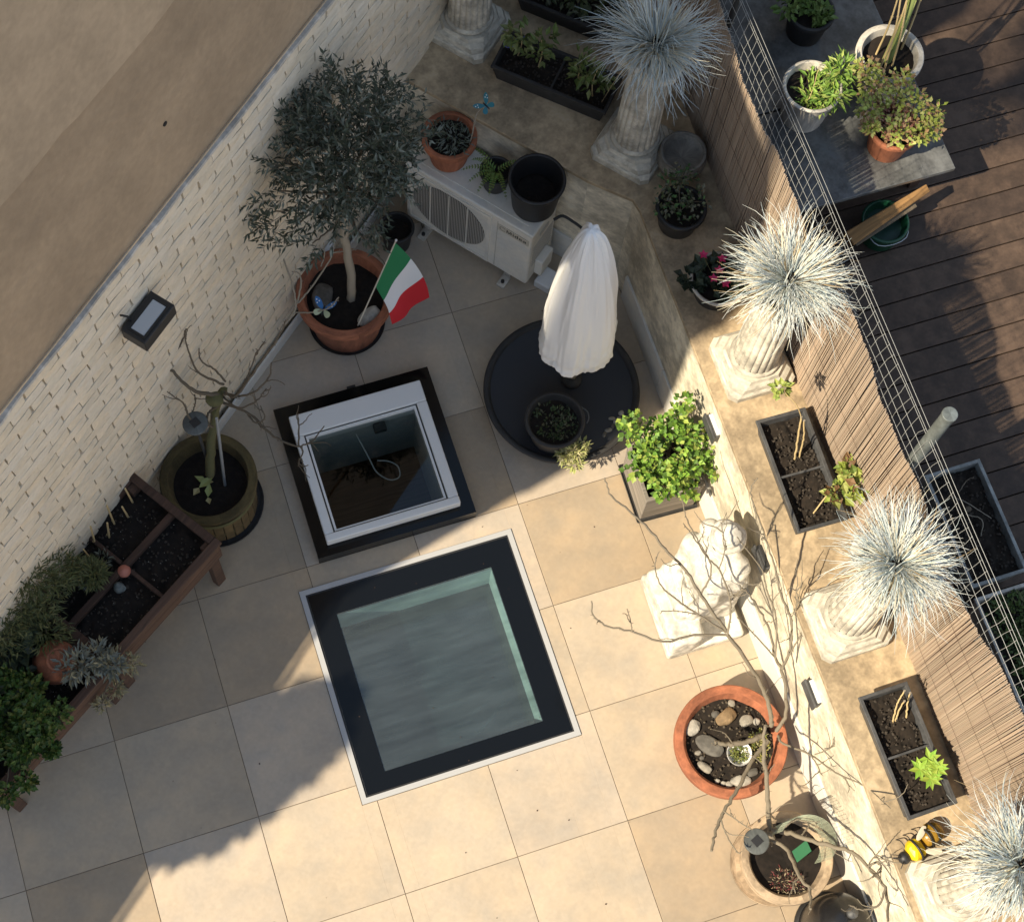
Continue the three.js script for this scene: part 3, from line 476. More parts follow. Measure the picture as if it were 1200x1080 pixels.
// ---------- columns and grass ----------
function surf(nu, nv, fn) { // fn(u,v) -> [x,y,z,tu,tv]
  const p = [], uv = [], ix = []; for (let j = 0; j <= nv; j++) for (let i = 0; i <= nu; i++) { const q = fn(i / nu, j / nv); p.push(q[0], q[1], q[2]); uv.push(q[3] ?? i / nu, q[4] ?? j / nv); }
  for (let j = 0; j < nv; j++) for (let i = 0; i < nu; i++) { const a = j * (nu + 1) + i, b = a + 1, c = a + nu + 1, d = c + 1; ix.push(a, c, b, b, c, d); }
  const g = new THREE.BufferGeometry(); g.setAttribute('position', new THREE.Float32BufferAttribute(p, 3)); g.setAttribute('uv', new THREE.Float32BufferAttribute(uv, 2)); g.setIndex(ix); g.computeVertexNormals();
  return g;
}
const weld = g => { // smooth the seam of a closed-in-u surface
  const p = g.attributes.position, n = g.attributes.normal, m = new Map(); for (let i = 0; i < p.count; i++) { const k = [p.getX(i), p.getY(i), p.getZ(i)].map(v => Math.round(v * 1e4)).join(); const e = m.get(k) || [0, 0, 0]; e[0] += n.getX(i); e[1] += n.getY(i); e[2] += n.getZ(i); m.set(k, e); }
  for (let i = 0; i < p.count; i++) { const e = m.get([p.getX(i), p.getY(i), p.getZ(i)].map(v => Math.round(v * 1e4)).join()), l = Math.hypot(...e) || 1; n.setXYZ(i, e[0] / l, e[1] / l, e[2] / l); } return g;
};
const sect = (h, c, y) => [[h, h - c], [h - c, h], [-h + c, h], [-h, h - c], [-h, -h + c], [-h + c, -h], [h - c, -h], [h, -h + c]].map(([x, z]) => V3(x, y, z));
function loft8(secs, capTop = true) {
  const b = new GB(), S = secs.map(s => sect(...s)); for (let i = 0; i < S.length - 1; i++) for (let k = 0; k < 8; k++) { const l = (k + 1) % 8; b.quad(S[i][k], S[i + 1][k], S[i + 1][l], S[i][l]); }
  if (capTop) { const t = S[S.length - 1], c = V3(0, t[0].y, 0); for (let k = 0; k < 8; k++) b.tri(t[k], c, t[(k + 1) % 8]); }
  const g = b.build(); g.computeVertexNormals(); return triUV(g);
}
function makeColumn(label, x, z, turn) {
  const t = thing('stone_column', label, 'column', [x, LEDGE, z], turn, 'fluted columns along the ledge');
  part(t, 'plinth', loft8([[.178, .035, 0], [.178, .035, .045], [.172, .04, .052], [.165, .045, .056], [.158, .05, .085], [.148, .055, .094], [.142, .06, .098], [.134, .06, .122]]), M.stone);
  part(t, 'base_ring', lathe([[.11, .118], [.126, .124], [.132, .136], [.126, .148], [.113, .152]], 40), M.stone);
  part(t, 'shaft', weld(surf(200, 4, (u, v) => { const a = u * Math.PI * 2, r = (0.117 - 0.014 * v) - 0.010 * (1 - Math.pow(Math.abs(Math.sin(a * 10)), 0.55)); return [Math.cos(a) * r, 0.145 + v * 0.70, Math.sin(a) * r, u * .7, v * .7]; })), M.stone);
  part(t, 'collar', lathe([[.10, .835], [.116, .84], [.12, .85], [.112, .862], [.104, .865]], 40), M.stone);
  const cap = part(t, 'capital', loft8([[.088, .03, .858], [.11, .04, .875], [.15, .045, .912], [.166, .045, .93], [.17, .045, .94], [.17, .045, .972], [.164, .045, .977], [.128, .035, .977], [.124, .035, .955]], false), M.stone);
  part(t, 'soil', moved(soilGeo(.135, .008, 20, 3), 0, .962, 0), M.soil); void cap;
  return t;
}
makeColumn('fluted stone column in shade beside the brick wall', 0.44, -2.36, -0.86);
makeColumn('shaded fluted stone column behind the white-wrapped plant', 1.05, -1.42, -0.86);
makeColumn('half sunlit fluted stone column above the two-cell trough with canes', 1.21, -0.07, 0);
makeColumn('sunlit fluted stone column between the two ledge troughs', 1.168, 1.32, 0);
makeColumn('fluted stone column beside the yellow bee ornament', 1.165, 2.66, 0);
function grassTuft(label, x, z, sd, scale = 1, tint = [1, 1, 1]) {
  seed(sd); const t = thing('fescue_grass', label, 'grass tuft', [x, LEDGE + .955, z], 0, 'pale ornamental grasses on the columns'), b = new GB();
  for (let i = 0; i < 1050; i++) {
    const a = rnd() * 6.283, den = n3(Math.cos(a) * 2 + sd, 0, Math.sin(a) * 2, 3), el = Math.asin(Math.min(1, 0.02 + 0.98 * Math.pow(rnd(), 0.85))), L = rr(.17, .36) * scale * (0.76 + .42 * den), r0 = rnd() * .07, w = rr(.0042, .0076), dr = rr(.01, .15) * Math.cos(el), tw = rr(-.3, .3), bend = rnd() < .12 ? rr(.3, .9) : 0;
    const pts = []; for (let k = 0; k <= 6; k++) { const f = k / 6, rad = r0 + L * f * Math.cos(el) * (1 - .08 * f), g = bend && f > .55 ? (f - .55) * bend * .35 : 0, h = L * f * Math.sin(el) * (1 - .14 * f) - dr * f * f - g, an = a + tw * f * f; pts.push(V3(Math.cos(an) * rad, .03 + h, Math.sin(an) * rad)); }
    const v = rnd(), q = v < .07 ? [.38, .28, .15] : v < .24 ? [.66, .61, .46] : v < .66 ? [.62, .64, .60] : [.44, .51, .51]; const k = rr(.8, 1.15); b.blade(pts, w, [q[0] * k * tint[0], q[1] * k * tint[1], q[2] * k * tint[2]]);
  }
  stuff(part(t, 'blades', b.build(), M.blade));
  part(t, 'crown', pebbleGeo(.075, .05, .075, sd % 7), M.soilBrown, [0, .012, 0]);
}
grassTuft('blue grey grass tuft in shade on the column behind the wrapped plant', 1.05, -1.42, 201, 1.08);
grassTuft('bleached grass tuft on the half sunlit column', 1.21, -0.07, 203, 1.1);
grassTuft('sunlit silvery grass tuft on the column between the two ledge troughs', 1.168, 1.32, 207, 1.05);
grassTuft('silvery grass tuft on the column beside the yellow bee ornament', 1.165, 2.66, 209, 1.05);

// ---------- plants: shared ----------
function branches(list, m, n = 5) { const b = new GB(); for (const [pts, r0, r1] of list) { const c = pts.length > 2 ? curve(pts, pts.length * n) : pts.map(p => V3(...p)), k = Math.min(.005, r0 * .42); b.tube(c.map((p, i) => i === 0 || i === c.length - 1 ? p : V3(p.x + rr(-k, k), p.y + rr(-k, k), p.z + rr(-k, k))), r0, r1, 6); } return b.build(); }
function sprout(list, n, sd, len) { // fine side twigs off the main branches
  seed(sd); const out = []; for (let i = 0; i < n; i++) { const [pts] = list[Math.floor(rnd() * list.length)], c = curve(pts, 20), k = 4 + Math.floor(rnd() * 16), P = c[k], D = c[Math.min(20, k + 1)].clone().sub(c[k - 1]).normalize().add(V3(rr(-1, 1), rr(-.3, .9), rr(-1, 1))).normalize(), L = len * rr(.5, 1.3), q = [P.toArray()]; let A = P.clone(); for (let j = 0; j < 4; j++) { D.add(V3(rr(-.45, .45), rr(-.25, .4), rr(-.45, .45))).normalize(); A = A.clone().addScaledVector(D, L / 4); q.push(A.toArray()); } out.push([q, .0032, .0014]); } return out;
}
function buds(list, sd, len = 0.012) { // short side spurs along the twigs
  seed(sd); const b = new GB(); for (const [pts, r0] of list) { const c = curve(pts, 30); for (let i = 3; i < c.length; i += 2) { if (rnd() < .45) continue; const d = V3(rr(-1, 1), rr(-.2, 1), rr(-1, 1)).normalize(); b.tube([c[i], c[i].clone().addScaledVector(d, len * rr(.5, 1.6) + r0 * .5)], 0.0022, 0.001, 4); } } return b.build();
}
// bushy foliage: leaves on the surface and inside of several lobes
function bush(lobes, n, l, w, cols, up = 0.6, fold = .25) {
  const b = new GB(); for (let i = 0; i < n; i++) {
    const L = lobes[Math.floor(rnd() * lobes.length)], d = V3(rr(-1, 1), rr(-1, 1), rr(-1, 1)).normalize(), k = Math.pow(rnd(), .45);
    const P = V3(L[0] + d.x * L[3] * k, L[1] + d.y * (L[4] ?? L[3]) * k, L[2] + d.z * L[3] * k), D = d.clone().add(V3(rr(-.8, .8), rr(-.5, .9), rr(-.8, .8)));
    const c = cols[Math.floor(rnd() * cols.length)], s = rr(.75, 1.25), q = rr(.8, 1.2); b.leaf(P, D, V3(rr(-1, 1) * (1 - up), 1, rr(-1, 1) * (1 - up)).add(V3(d.x, d.y, d.z).multiplyScalar(.4)), l * s, w * s, [c[0] * q, c[1] * q, c[2] * q], fold);
  } return b.build();
}
function potThing(name, label, x, y, z, rt, rb, h, m, o = {}) {
  const t = thing(name, label, o.cat || 'plant pot', [x, y, z], 0, o.group);
  part(t, 'pot', potGeo(rt, rb, h, o.w ?? .012, o.rw ?? .01, o.rh ?? .03), m);
  if (o.soil !== null) part(t, 'soil', soilGeo(rt - (o.w ?? .012) - .002 - (o.tap ?? 0), .01, 18, Math.round(x * 100 + 300)), o.soil || M.soil, [0, h - (o.sd ?? .05), 0]);
  return t;
}

// ---------- olive tree ----------
{
  seed(31); const px = -0.585, pz = -1.315; const p = potThing('terracotta_pot', 'large terracotta pot holding the olive tree', px, 0, pz, .245, .19, .40, M.terraOld, { rw: .022, rh: .06, sd: .07, w: .02 });
  part(p, 'saucer', lathe([[.001, .006], [.195, .006], [.212, .026], [.216, .026], [.202, .001], [.001, .001]], 48), M.blackRough, [0, 0, 0]);
  const t = thing('olive_tree', 'small olive tree with round grey green crown in the large terracotta pot', 'tree', [px + .03, .30, pz + .02]);
  const trunk = [[[0, 0, 0], [.005, .4, .005], [-.012, .85, -.005], [.0, 1.2, .0]], .026, .019], br = [trunk];
  for (let i = 0; i < 26; i++) { const a = i * 2.4, e = rr(.1, 1.2), L = rr(.28, .46), y0 = rr(1.0, 1.36), d = V3(Math.cos(a) * Math.cos(e), Math.sin(e), Math.sin(a) * Math.cos(e)); br.push([[[0, y0, 0], [d.x * L * .5 + rr(-.03, .03), y0 + d.y * L * .5, d.z * L * .5], [d.x * L, y0 + d.y * L * .95, d.z * L]], .009, .003]); }
  part(t, 'trunk', branches([trunk], M.barkPale), M.barkPale); part(t, 'limbs', branches(br.slice(1)), M.bark);
  const b = new GB(), cy = 1.52; // short leafy shoots through the crown volume
  for (let i = 0; i < 760; i++) {
    const d = V3(rr(-1, 1), rr(-.85, 1), rr(-1, 1)).normalize(), lump = .80 + .95 * (n3(d.x * 2.6 + 9, d.y * 2.6, d.z * 2.6, 4) - .42), k = Math.pow(rnd(), .38) * lump;
    const P = V3(.05 + d.x * .345 * k, cy + .06 + d.y * .37 * k, -.03 + d.z * .345 * k), D = d.clone().add(V3(rr(-.7, .7), rr(-.2, .8), rr(-.7, .7))).normalize(), L = rr(.07, .14);
    b.tube([P, P.clone().addScaledVector(D, L)], .0018, .0008, 3, [.16, .15, .11]);
    for (let j = 0; j < 9; j++) { const f = (j + .6) / 9, s = V3(0, 0, 0).crossVectors(D, V3(rr(-1, 1), rr(-1, 1), rr(-1, 1))).normalize(), q = rnd(), c = q < .3 ? [.16, .175, .14] : q < .6 ? [.055, .07, .042] : [.035, .046, .028]; b.leaf(P.clone().addScaledVector(D, L * f), D.clone().multiplyScalar(.8).add(s), V3(rr(-.6, .6), 1, rr(-.6, .6)), rr(.03, .052), rr(.009, .014), c, .1, .1); }
  }
  // low straggling shoots towards the brick wall
  for (const [ax, ay, az] of [[-.46, 1.0, .03], [-.40, .93, .06], [-.34, .88, .12], [-.22, .86, .2], [-.38, 1.12, .05]]) for (let k = 0; k < 5; k++) { const P = V3(ax * rr(.75, 1.05), ay + .3 + rr(-.04, .05), az + rr(-.05, .05)), D = V3(ax, rr(-.1, .3), az + rr(-.2, .2)).normalize(), L = rr(.09, .14); b.tube([P, P.clone().addScaledVector(D, L)], .0018, .0008, 3, [.16, .15, .11]); for (let j = 0; j < 10; j++) { const s = V3(0, 0, 0).crossVectors(D, V3(rr(-1, 1), rr(-1, 1), rr(-1, 1))).normalize(); b.leaf(P.clone().addScaledVector(D, L * (j + .5) / 10), D.clone().multiplyScalar(.8).add(s), V3(0, 1, 0), rr(.034, .055), rr(.009, .013), rnd() < .3 ? [.17, .19, .15] : [.065, .08, .05], .1, .1); } }
  stuff(part(t, 'crown', b.build(), M.leaf));
  const s1 = pebbleGeo(.10, .03, .06, 3); tagged(part(scene, 'x', s1, M.pebble[1], [px - .12, .345, pz - .03], [.25, 1.0, -.5]), 'flat_stone', 'grey flat stone leaning inside the olive pot', 'stone');
  tagged(part(scene, 'x', pebbleGeo(.075, .022, .04, 5), M.pebble[2], [px + .09, .36, pz + .16], [.2, .45, 0]), 'flat_stone', 'pale flat stone lying on soil below the flag', 'stone');
  const tw = thing('bare_twig', 'pale leafless branched twig stuck in the olive pot', 'twig'); part(tw, 'branches', branches(oliveTwig), M.barkPale); part(tw, 'spurs', buds(oliveTwig, 5, .008), M.barkPale);
}
function butterfly(label, pos, rot, c1, c2, sc = 1) {
  const t = thing('butterfly_ornament', label, 'garden ornament', pos); t.rotation.set(...rot); t.scale.setScalar(sc);
  const wing = (pts, z) => { const s = new THREE.Shape(); s.moveTo(0, 0); s.bezierCurveTo(...pts[0]); s.bezierCurveTo(...pts[1]); const g = new THREE.ExtrudeGeometry(s, { depth: .0016, bevelEnabled: false, curveSegments: 10 }); g.rotateX(-Math.PI / 2); return triUV(g); };
  for (const s of [-1, 1]) {
    const up = wing([[.01 * s, .03, .03 * s, .055, .055 * s, .05], [.06 * s, .03, .04 * s, .005, 0, 0]]), lo = wing([[.02 * s, .0, .045 * s, -.005, .042 * s, -.025], [.03 * s, -.05, .01 * s, -.03, 0, 0]]);
    part(t, 'wing', up, c1, [0, 0, 0], [0, 0, s * .35]); part(t, 'wing', lo, c2, [0, 0, 0], [0, 0, s * .3]);
    for (const [a, c] of [[.030, .034], [.043, .036], [.036, .022]]) part(t, 'wing_spot', new THREE.CylinderGeometry(.0035, .0035, .001, 8), M.whitePaint, [a * s, .0028 + a * .35, -c], [0, 0, s * .35]);
  }
  part(t, 'body', lathe([[.001, -.03], [.004, -.02], [.0045, .0], [.005, .012], [.003, .022], [.001, .024]], 10), M.black, [0, .003, 0], [-Math.PI / 2, 0, 0]);
}
const blueP = mat(.03, .16, .42, .4), tealP = mat(.03, .19, .24, .4), paleG = mat(.5, .55, .36, .5);
butterfly('blue and pale green butterfly ornament on rim of the olive pot', [-0.735, .52, -1.19], [.1, -.6, .1], blueP, paleG, 1.15);
{ // flag
  const t = thing('hand_flag', 'small green white red flag on a stick in the olive pot', 'flag');
  const A = V3(-.308, .92, -1.27), B = V3(-.443, .64, -1.19), C = V3(-.212, .64, -1.052), D = V3(-.389, .44, -1.034), foot = B.clone().add(B.clone().sub(A).multiplyScalar(.95));
  part(t, 'stick', tubeGeo([foot.toArray(), A.clone().lerp(B, -.04).toArray()], .004, .004, 2, 8), mat(.55, .5, .4, .7)); part(t, 'finial', new THREE.SphereGeometry(.007, 12, 8), M.whitePaint, A.clone().lerp(B, -.05).toArray());
  const at = (s, f) => { const p = A.clone().lerp(B, s), q = C.clone().lerp(D, s), r = p.lerp(q, f); const wv = Math.sin(s * 7 + f * 2.4) * .024 * f + Math.sin(s * 3.1 - f * 5) * .018 * f; r.x += wv * .55 + .04 * Math.sin(f * 3.14) * (1 - s); r.z += wv * .5 - .015 * Math.sin(f * 3.14) * (1 - s); r.y += wv * .6 - .02 * Math.sin(f * 3.14); return r; };
  const cols = [[.012, .17, .06], [.66, .66, .66], [.52, .012, .02]];
  cols.forEach((c, k) => part(t, ['green_band', 'white_band', 'red_band'][k], surf(22, 14, (u, v) => { const q = at(u, (k + v) / 3); return [q.x, q.y, q.z]; }), mat(...c, .8)));
}
// small outlet box at the foot of the brick wall
{ const t = thing('wall_outlet', 'small white outlet box on brick wall behind the olive pot', 'outlet', [-0.60, .32, -1.612], wallTurn); part(t, 'case', box(.11, .08, .03, .006), M.whitePaint); part(t, 'socket', box(.035, .05, .01, .003), M.greyPlastic, [.012, .004, .015]); }
{ const t = potThing('black_pot', 'small black pot on floor between the olive pot and the condenser', -.17, 0, -1.71, .095, .075, .2, M.black, { rw: .006, rh: .02 }); void t; }

// ---------- air conditioner ----------
{
  seed(37); const a = Math.atan2(-0.771, 0.636); // local +x runs along the front, +z faces the terrace
  const t = thing('air_conditioner', 'white outdoor air conditioner condenser in the shaded wall corner', 'air conditioner', [-.08 * .5 + .437 * .5, 0, -1.827 * .5 - 1.2 * .5], 0);
  t.rotation.y = a; const W = .81, H = .60, Dp = .27, y0 = .09; // front plane at z = 0 local, body behind it
  t.position.x += 0; t.position.z += 0;
  part(t, 'cabinet', box(W, H - .02, Dp, .018, 3), M.acBody, [0, y0 + H / 2 - .01, -Dp / 2]);
  part(t, 'top_cover', box(W + .012, .03, Dp + .012, .012, 3), M.acBody, [0, y0 + H - .008, -Dp / 2]);
  part(t, 'top_ridge', merge([box(W - .1, .004, Dp - .08, .002)]), M.acBody, [0, y0 + H + .008, -Dp / 2]);
  const gx = -.12; // fan grille left of centre
  const fr = ringGeo([-.27, .27, -.265, .265], [-.25, .25, -.245, .245], 0, .008); fr.rotateX(Math.PI / 2); part(t, 'grille_frame', fr, M.acBody, [gx, y0 + H / 2 - .01, .0]);
  part(t, 'fan_opening', moved(new THREE.CylinderGeometry(.235, .235, .004, 48), 0, 0, 0, Math.PI / 2, 0, 0), mat(.10, .095, .085, .8), [gx, y0 + H / 2 - .01, .001]);
  const b = []; for (let k = -22; k <= 22; k++) { const y = k * .0105, hw = Math.sqrt(Math.max(0, .235 * .235 - y * y)); if (hw > .02) b.push(moved(new THREE.BoxGeometry(.0035, hw * 2, .006), y, 0, .004)); } stuff(part(t, 'grille_bars', merge(b), M.acGrille, [gx, y0 + H / 2 - .01, .0]));
  for (const x of [-.12, 0, .12]) part(t, 'grille_rib', box(.006, .47 - Math.abs(x) * .35, .01, .002), M.acBody, [gx + x, y0 + H / 2 - .01, .006]);
  part(t, 'panel_seam', box(.004, H - .08, .004, .001), M.acGrille, [.19, y0 + H / 2 - .01, .001]);
  { // name plate lettering
    const c = document.createElement('canvas'); c.width = 256; c.height = 80; const x = c.getContext('2d'); x.fillStyle = '#c9c3b4'; x.fillRect(0, 0, 256, 80); x.strokeStyle = '#3a3a38'; x.lineWidth = 5; x.beginPath(); x.arc(40, 40, 24, 0.6, 5.6); x.stroke(); x.fillStyle = '#232323'; x.font = 'bold 58px sans-serif'; x.fillText('Midea', 66, 60);
    const m = new THREE.CanvasTexture(c); m.colorSpace = THREE.SRGBColorSpace; part(t, 'name_plate', new THREE.BoxGeometry(.195, .061, .003), mat(.9, .9, .9, .5, { map: m }), [.292, y0 + H - .10, .002]);
  }
  const sl = []; for (let k = 0; k < 9; k++) sl.push(moved(box(.003, .012, .2, .001), 0, k * .028, 0)); stuff(part(t, 'side_louvres', merge(sl), M.acGrille, [W / 2 + .001, y0 + .18, -Dp / 2]));
  part(t, 'valve_cover', box(.05, .16, .12, .008, 2), M.acBody, [W / 2 + .025, y0 + .12, -Dp / 2]);
  part(t, 'side_handle', box(.006, .03, .09, .003), M.acGrille, [W / 2 + .003, y0 + H - .12, -Dp / 2]);
  for (const x of [-.27, .27]) { const f = part(t, 'foot', box(.05, .02, Dp + .1, .004), M.whitePot, [x, .01, -Dp / 2 + .005]); part(f, 'bolt', new THREE.CylinderGeometry(.011, .011, .02, 8), M.blackRough, [0, .016, Dp / 2 + .02]); part(f, 'rubber_pad', box(.06, .07, .08, .006), M.blackRough, [0, .045, -.06]); part(f, 'bracket', box(.045, .075, .02, .003), M.whitePot, [0, .042, Dp / 2 - .035]); }
  part(t, 'refrigerant_pipe', tubeGeo([[W / 2 + .02, y0 + .5, -.2], [W / 2 + .05, y0 + .52, -.235], [W / 2 + .12, y0 + .51, -.243], [W / 2 + .18, y0 + .49, -.246]], .009, .008, 14), M.black);
  part(t, 'pipe_duct', box(.10, .07, .12, .008, 2), M.whitePaint, [W / 2 + .07, .035, -.12]);
}
{ // pots on the condenser
  seed(41); const Y = .705;
  const p1 = potThing('terracotta_pot', 'shaded terracotta pot standing on the air conditioner', .15, Y, -1.785, .135, .10, .23, M.terra, { rw: .014, rh: .045, sd: .04 });
  const h = thing('trailing_herb', 'sparse grey trailing plant growing in the terracotta pot on the air conditioner', 'plant', [.15, Y + .20, -1.785]); stuff(part(h, 'foliage', bush([[0, .03, 0, .1, .04], [.02, .05, .05, .09, .04]], 260, .035, .007, [[.13, .15, .13], [.07, .09, .06]]), M.leaf));
  const tw = [[[.24, Y + .17, -1.72], [.26, Y + .27, -1.735], [.30, Y + .37, -1.79], [.335, Y + .40, -1.80]], .004, .003];
  part(thing('flower_stake', 'thin curved stake carrying the teal butterfly', 'stake'), 'rod', tubeGeo(tw[0], .004, .0035, 16), M.barkPale);
  butterfly('teal butterfly ornament on thin stake below the shaded column', [.352, Y + .405, -1.80], [.2, .5, .35], tealP, tealP, .95);
  potThing('black_pot', 'small black pot with fern on the air conditioner', .34, Y, -1.555, .085, .065, .15, M.black, { rw: .005, rh: .02 });
  const f = thing('fern', 'green fern in the small black pot on the air conditioner', 'fern', [.34, Y + .12, -1.555]), b = new GB();
  for (let k = 0; k < 9; k++) { const a = k < 6 ? 1.6 + k * .45 : k * 2.1, L = rr(.12, .19), pts = []; for (let j = 0; j <= 12; j++) { const u = j / 12; pts.push(V3(Math.cos(a) * L * u, .09 * Math.sin(u * 2.4) - .02 * u, Math.sin(a) * L * u)); } b.tube(pts, .0018, .0008, 3, [.12, .16, .03]); for (let j = 1; j < 12; j++) for (const s of [-1, 1]) { const d = pts[j].clone().sub(pts[j - 1]).normalize(), q = V3(-Math.sin(a) * s, .1, Math.cos(a) * s).add(d.multiplyScalar(.6)); b.leaf(pts[j], q, V3(0, 1, 0), .032 * (1 - j / 15), .010, [.11 + rnd() * .04, .17 + rnd() * .05, .035], .1); } }
  stuff(part(f, 'fronds', b.build(), M.leaf));
  potThing('black_pot', 'big empty black plant pot on the corner of the air conditioner', .505, Y, -1.385, .148, .12, .27, M.black, { rw: .006, rh: .02, sd: .17, tap: .012 });
}

// ---------- round base, wrapped plant, small pot ----------
{
  seed(43); const X = .415, Z = -.515, t = thing('round_planter', 'large low round black planter under the white-wrapped plant', 'planter', [X, 0, Z]);
  part(t, 'bowl', lathe([[.001, .003], [.36, 0], [.385, .01], [.428, .135], [.434, .148], [.430, .158], [.415, .16], [.402, .156], [.396, .142], [.390, .136]], 96), M.blackRough);
  part(t, 'liner', lathe([[.397, .14], [.30, .134], [.15, .131], [.001, .13]], 72), new THREE.MeshPhysicalMaterial({ color: lin(.016, .018, .023), roughness: .42 }));
  const peb = [[.17, .30], [.20, .285], [.225, .262], [.25, .25], [.14, .315], [.27, .225], [.21, .24]]; peb.forEach(([x, z], i) => part(t, 'pebble', pebbleGeo(rr(.012, .022), .009, rr(.010, .018), i), M.pebble[i % 3], [x, .142, z], [0, i, 0]));
  const w = thing('wrapped_plant', 'tall white fleece bag tied over a plant in the round black planter', 'wrapped plant', [X + .075, .13, Z - .05]);
  part(w, 'stem', tubeGeo([[0, 0, 0], [.012, .2, .01], [.0, .5, 0]], .018, .015), M.barkPale);
  part(w, 'collar', lathe([[.045, .0], [.06, .006], [.055, .03], [.025, .045]], 20), M.blackRough);
  const prof = [[.0, .40], [.06, .385], [.115, .395], [.152, .43], [.178, .50], [.189, .60], [.192, .75], [.187, .9], [.176, 1.05], [.16, 1.2], [.14, 1.36], [.116, 1.52], [.087, 1.66], [.055, 1.78], [.025, 1.85], [.0, 1.87]].map(p => V3(p[0], p[1], 0)), cv = new THREE.CatmullRomCurve3(prof);
  part(w, 'fleece_bag', weld(surf(160, 110, (u, v) => {
    const q = cv.getPoint(v), a = u * Math.PI * 2, cx = Math.cos(a), cz = Math.sin(a), y = q.y;
    const k = step(.02, .2, v) * (1 - step(.86, 1, v));
    const fold = .007 * Math.sin(a * 6 + 1.2 * Math.sin(y * 2.2)) + .010 * (n3(cx * 2.2 + 5, y * 2.4, cz * 2.2, 7) - .5) + .013 * Math.pow(Math.abs(Math.sin(a * 1.5 + .4)), 14);
    const wr = .014 * Math.pow(n3(cx * 2.5, y * 22 + 3 * n3(cx * 3, y * 2, cz * 3, 2), cz * 2.5, 9), 2) * (1 - step(.6, 1.0, y)) + .007 * Math.pow(n3(cx * 14, y * 4, cz * 14, 11), 1.5);
    const r = Math.max(0, q.x * .93 + k * (fold + wr) * 1.5); return [cx * r * 1.02 - .075 * v, y - .02 * (1 - k), cz * r, u, v];
  })), mat(.78, .78, .77, .95));
  part(w, 'tie_cord', new THREE.TorusGeometry(.03, .004, 6, 20), M.cane, [.002, .515, 0], [Math.PI / 2, 0, 0]);
  const s = potThing('black_pot', 'black bucket pot with small dark plant standing in the round planter', .285, .13, -.295, .155, .12, .21, M.blackRough, { rw: .008, rh: .018, sd: .05 });
  part(s, 'handle', tubeGeo([[.16, .2, -.03], [.185, .19, 0], [.187, .16, .03], [.17, .145, .05]], .004, .004, 12), M.greyPlastic);
  const h = thing('small_plant', 'low dark green plant spilling yellowish shoots over the bucket pot', 'plant', [.285, .28, -.295]);
  stuff(part(h, 'foliage', bush([[.03, .0, .03, .11, .03], [-.02, .01, -.02, .11, .03], [.05, .0, .05, .08, .03]], 620, .024, .011, [[.05, .08, .025], [.035, .05, .02], [.10, .10, .06]]), M.leaf));
  stuff(part(h, 'trailing_shoots', bush([[.06, -.03, .175, .055, .05], [.01, -.05, .17, .045, .05], [.10, -.05, .155, .045, .05], [.05, -.09, .20, .05, .05]], 520, .034, .011, [[.40, .38, .16], [.30, .32, .10], [.46, .42, .24]], .4), M.leaf));
}
// ---------- hedge in square pot ----------
{
  seed(47); const X = .765, Z = .135, t = thing('square_pot', 'grey wood grained tapered square pot under the bright green hedge plant', 'plant pot', [X, 0, Z], -.03);
  part(t, 'pot', (() => { const g = loft8([[.152, .004, .012], [.156, .004, .02], [.164, .004, .32], [.166, .004, .33], [.166, .004, .355], [.164, .004, .36], [.146, .004, .36], [.144, .004, .35], [.138, .004, .22]], false); return g; })(), M.greyPot);
  part(t, 'saucer', loft8([[.16, .006, .002], [.176, .006, .018], [.172, .006, .02], [.165, .006, .01]]), M.blackRough);
  part(t, 'soil', moved(soilGeo(.145, .015, 16, 6), 0, .30, 0), M.soilBrown);
  const h = thing('leafy_hedge_plant', 'bright green round leaved shrub in the grey square pot', 'shrub', [X, .3, Z]), st = [];
  const lobes = []; for (let k = 0; k < 22; k++) { const a = k / 22 * 6.28 + rr(-.15, .15), r = rr(.10, .19), y = rr(.15, .36); lobes.push([Math.cos(a) * r, y, Math.sin(a) * r, rr(.055, .085)]); st.push([[[Math.cos(a) * .05, 0, Math.sin(a) * .05], [Math.cos(a) * r * .7, y * .6, Math.sin(a) * r * .7], [Math.cos(a) * r, y, Math.sin(a) * r]], .005, .002]); }
  for (const l of [[.10, .50, -.16, .05], [-.21, .42, -.14, .06], [-.16, .33, -.2, .06], [.06, .42, -.13, .06], [.22, .2, .16, .05], [.04, .14, .19, .05]]) lobes.push(l);
  part(h, 'stems', branches(st), M.bark); for (const l of lobes.slice(-6)) part(h, 'shoot', tubeGeo([[l[0] * .3, 0, l[2] * .3], [l[0] * .8, l[1] * .6, l[2] * .8], [l[0], l[1], l[2]]], .004, .002), M.bark);
  stuff(part(h, 'foliage', bush(lobes, 1550, .033, .027, [[.15, .28, .03], [.21, .34, .045], [.09, .19, .022], [.27, .34, .06], [.07, .14, .02]], .5, .12), M.leaf));
  stuff(part(h, 'dry_litter', crumbs(60, () => [rr(-.1, .1), rr(.0, .05), rr(-.1, .1)], .006, .014), M.barkPale));
}
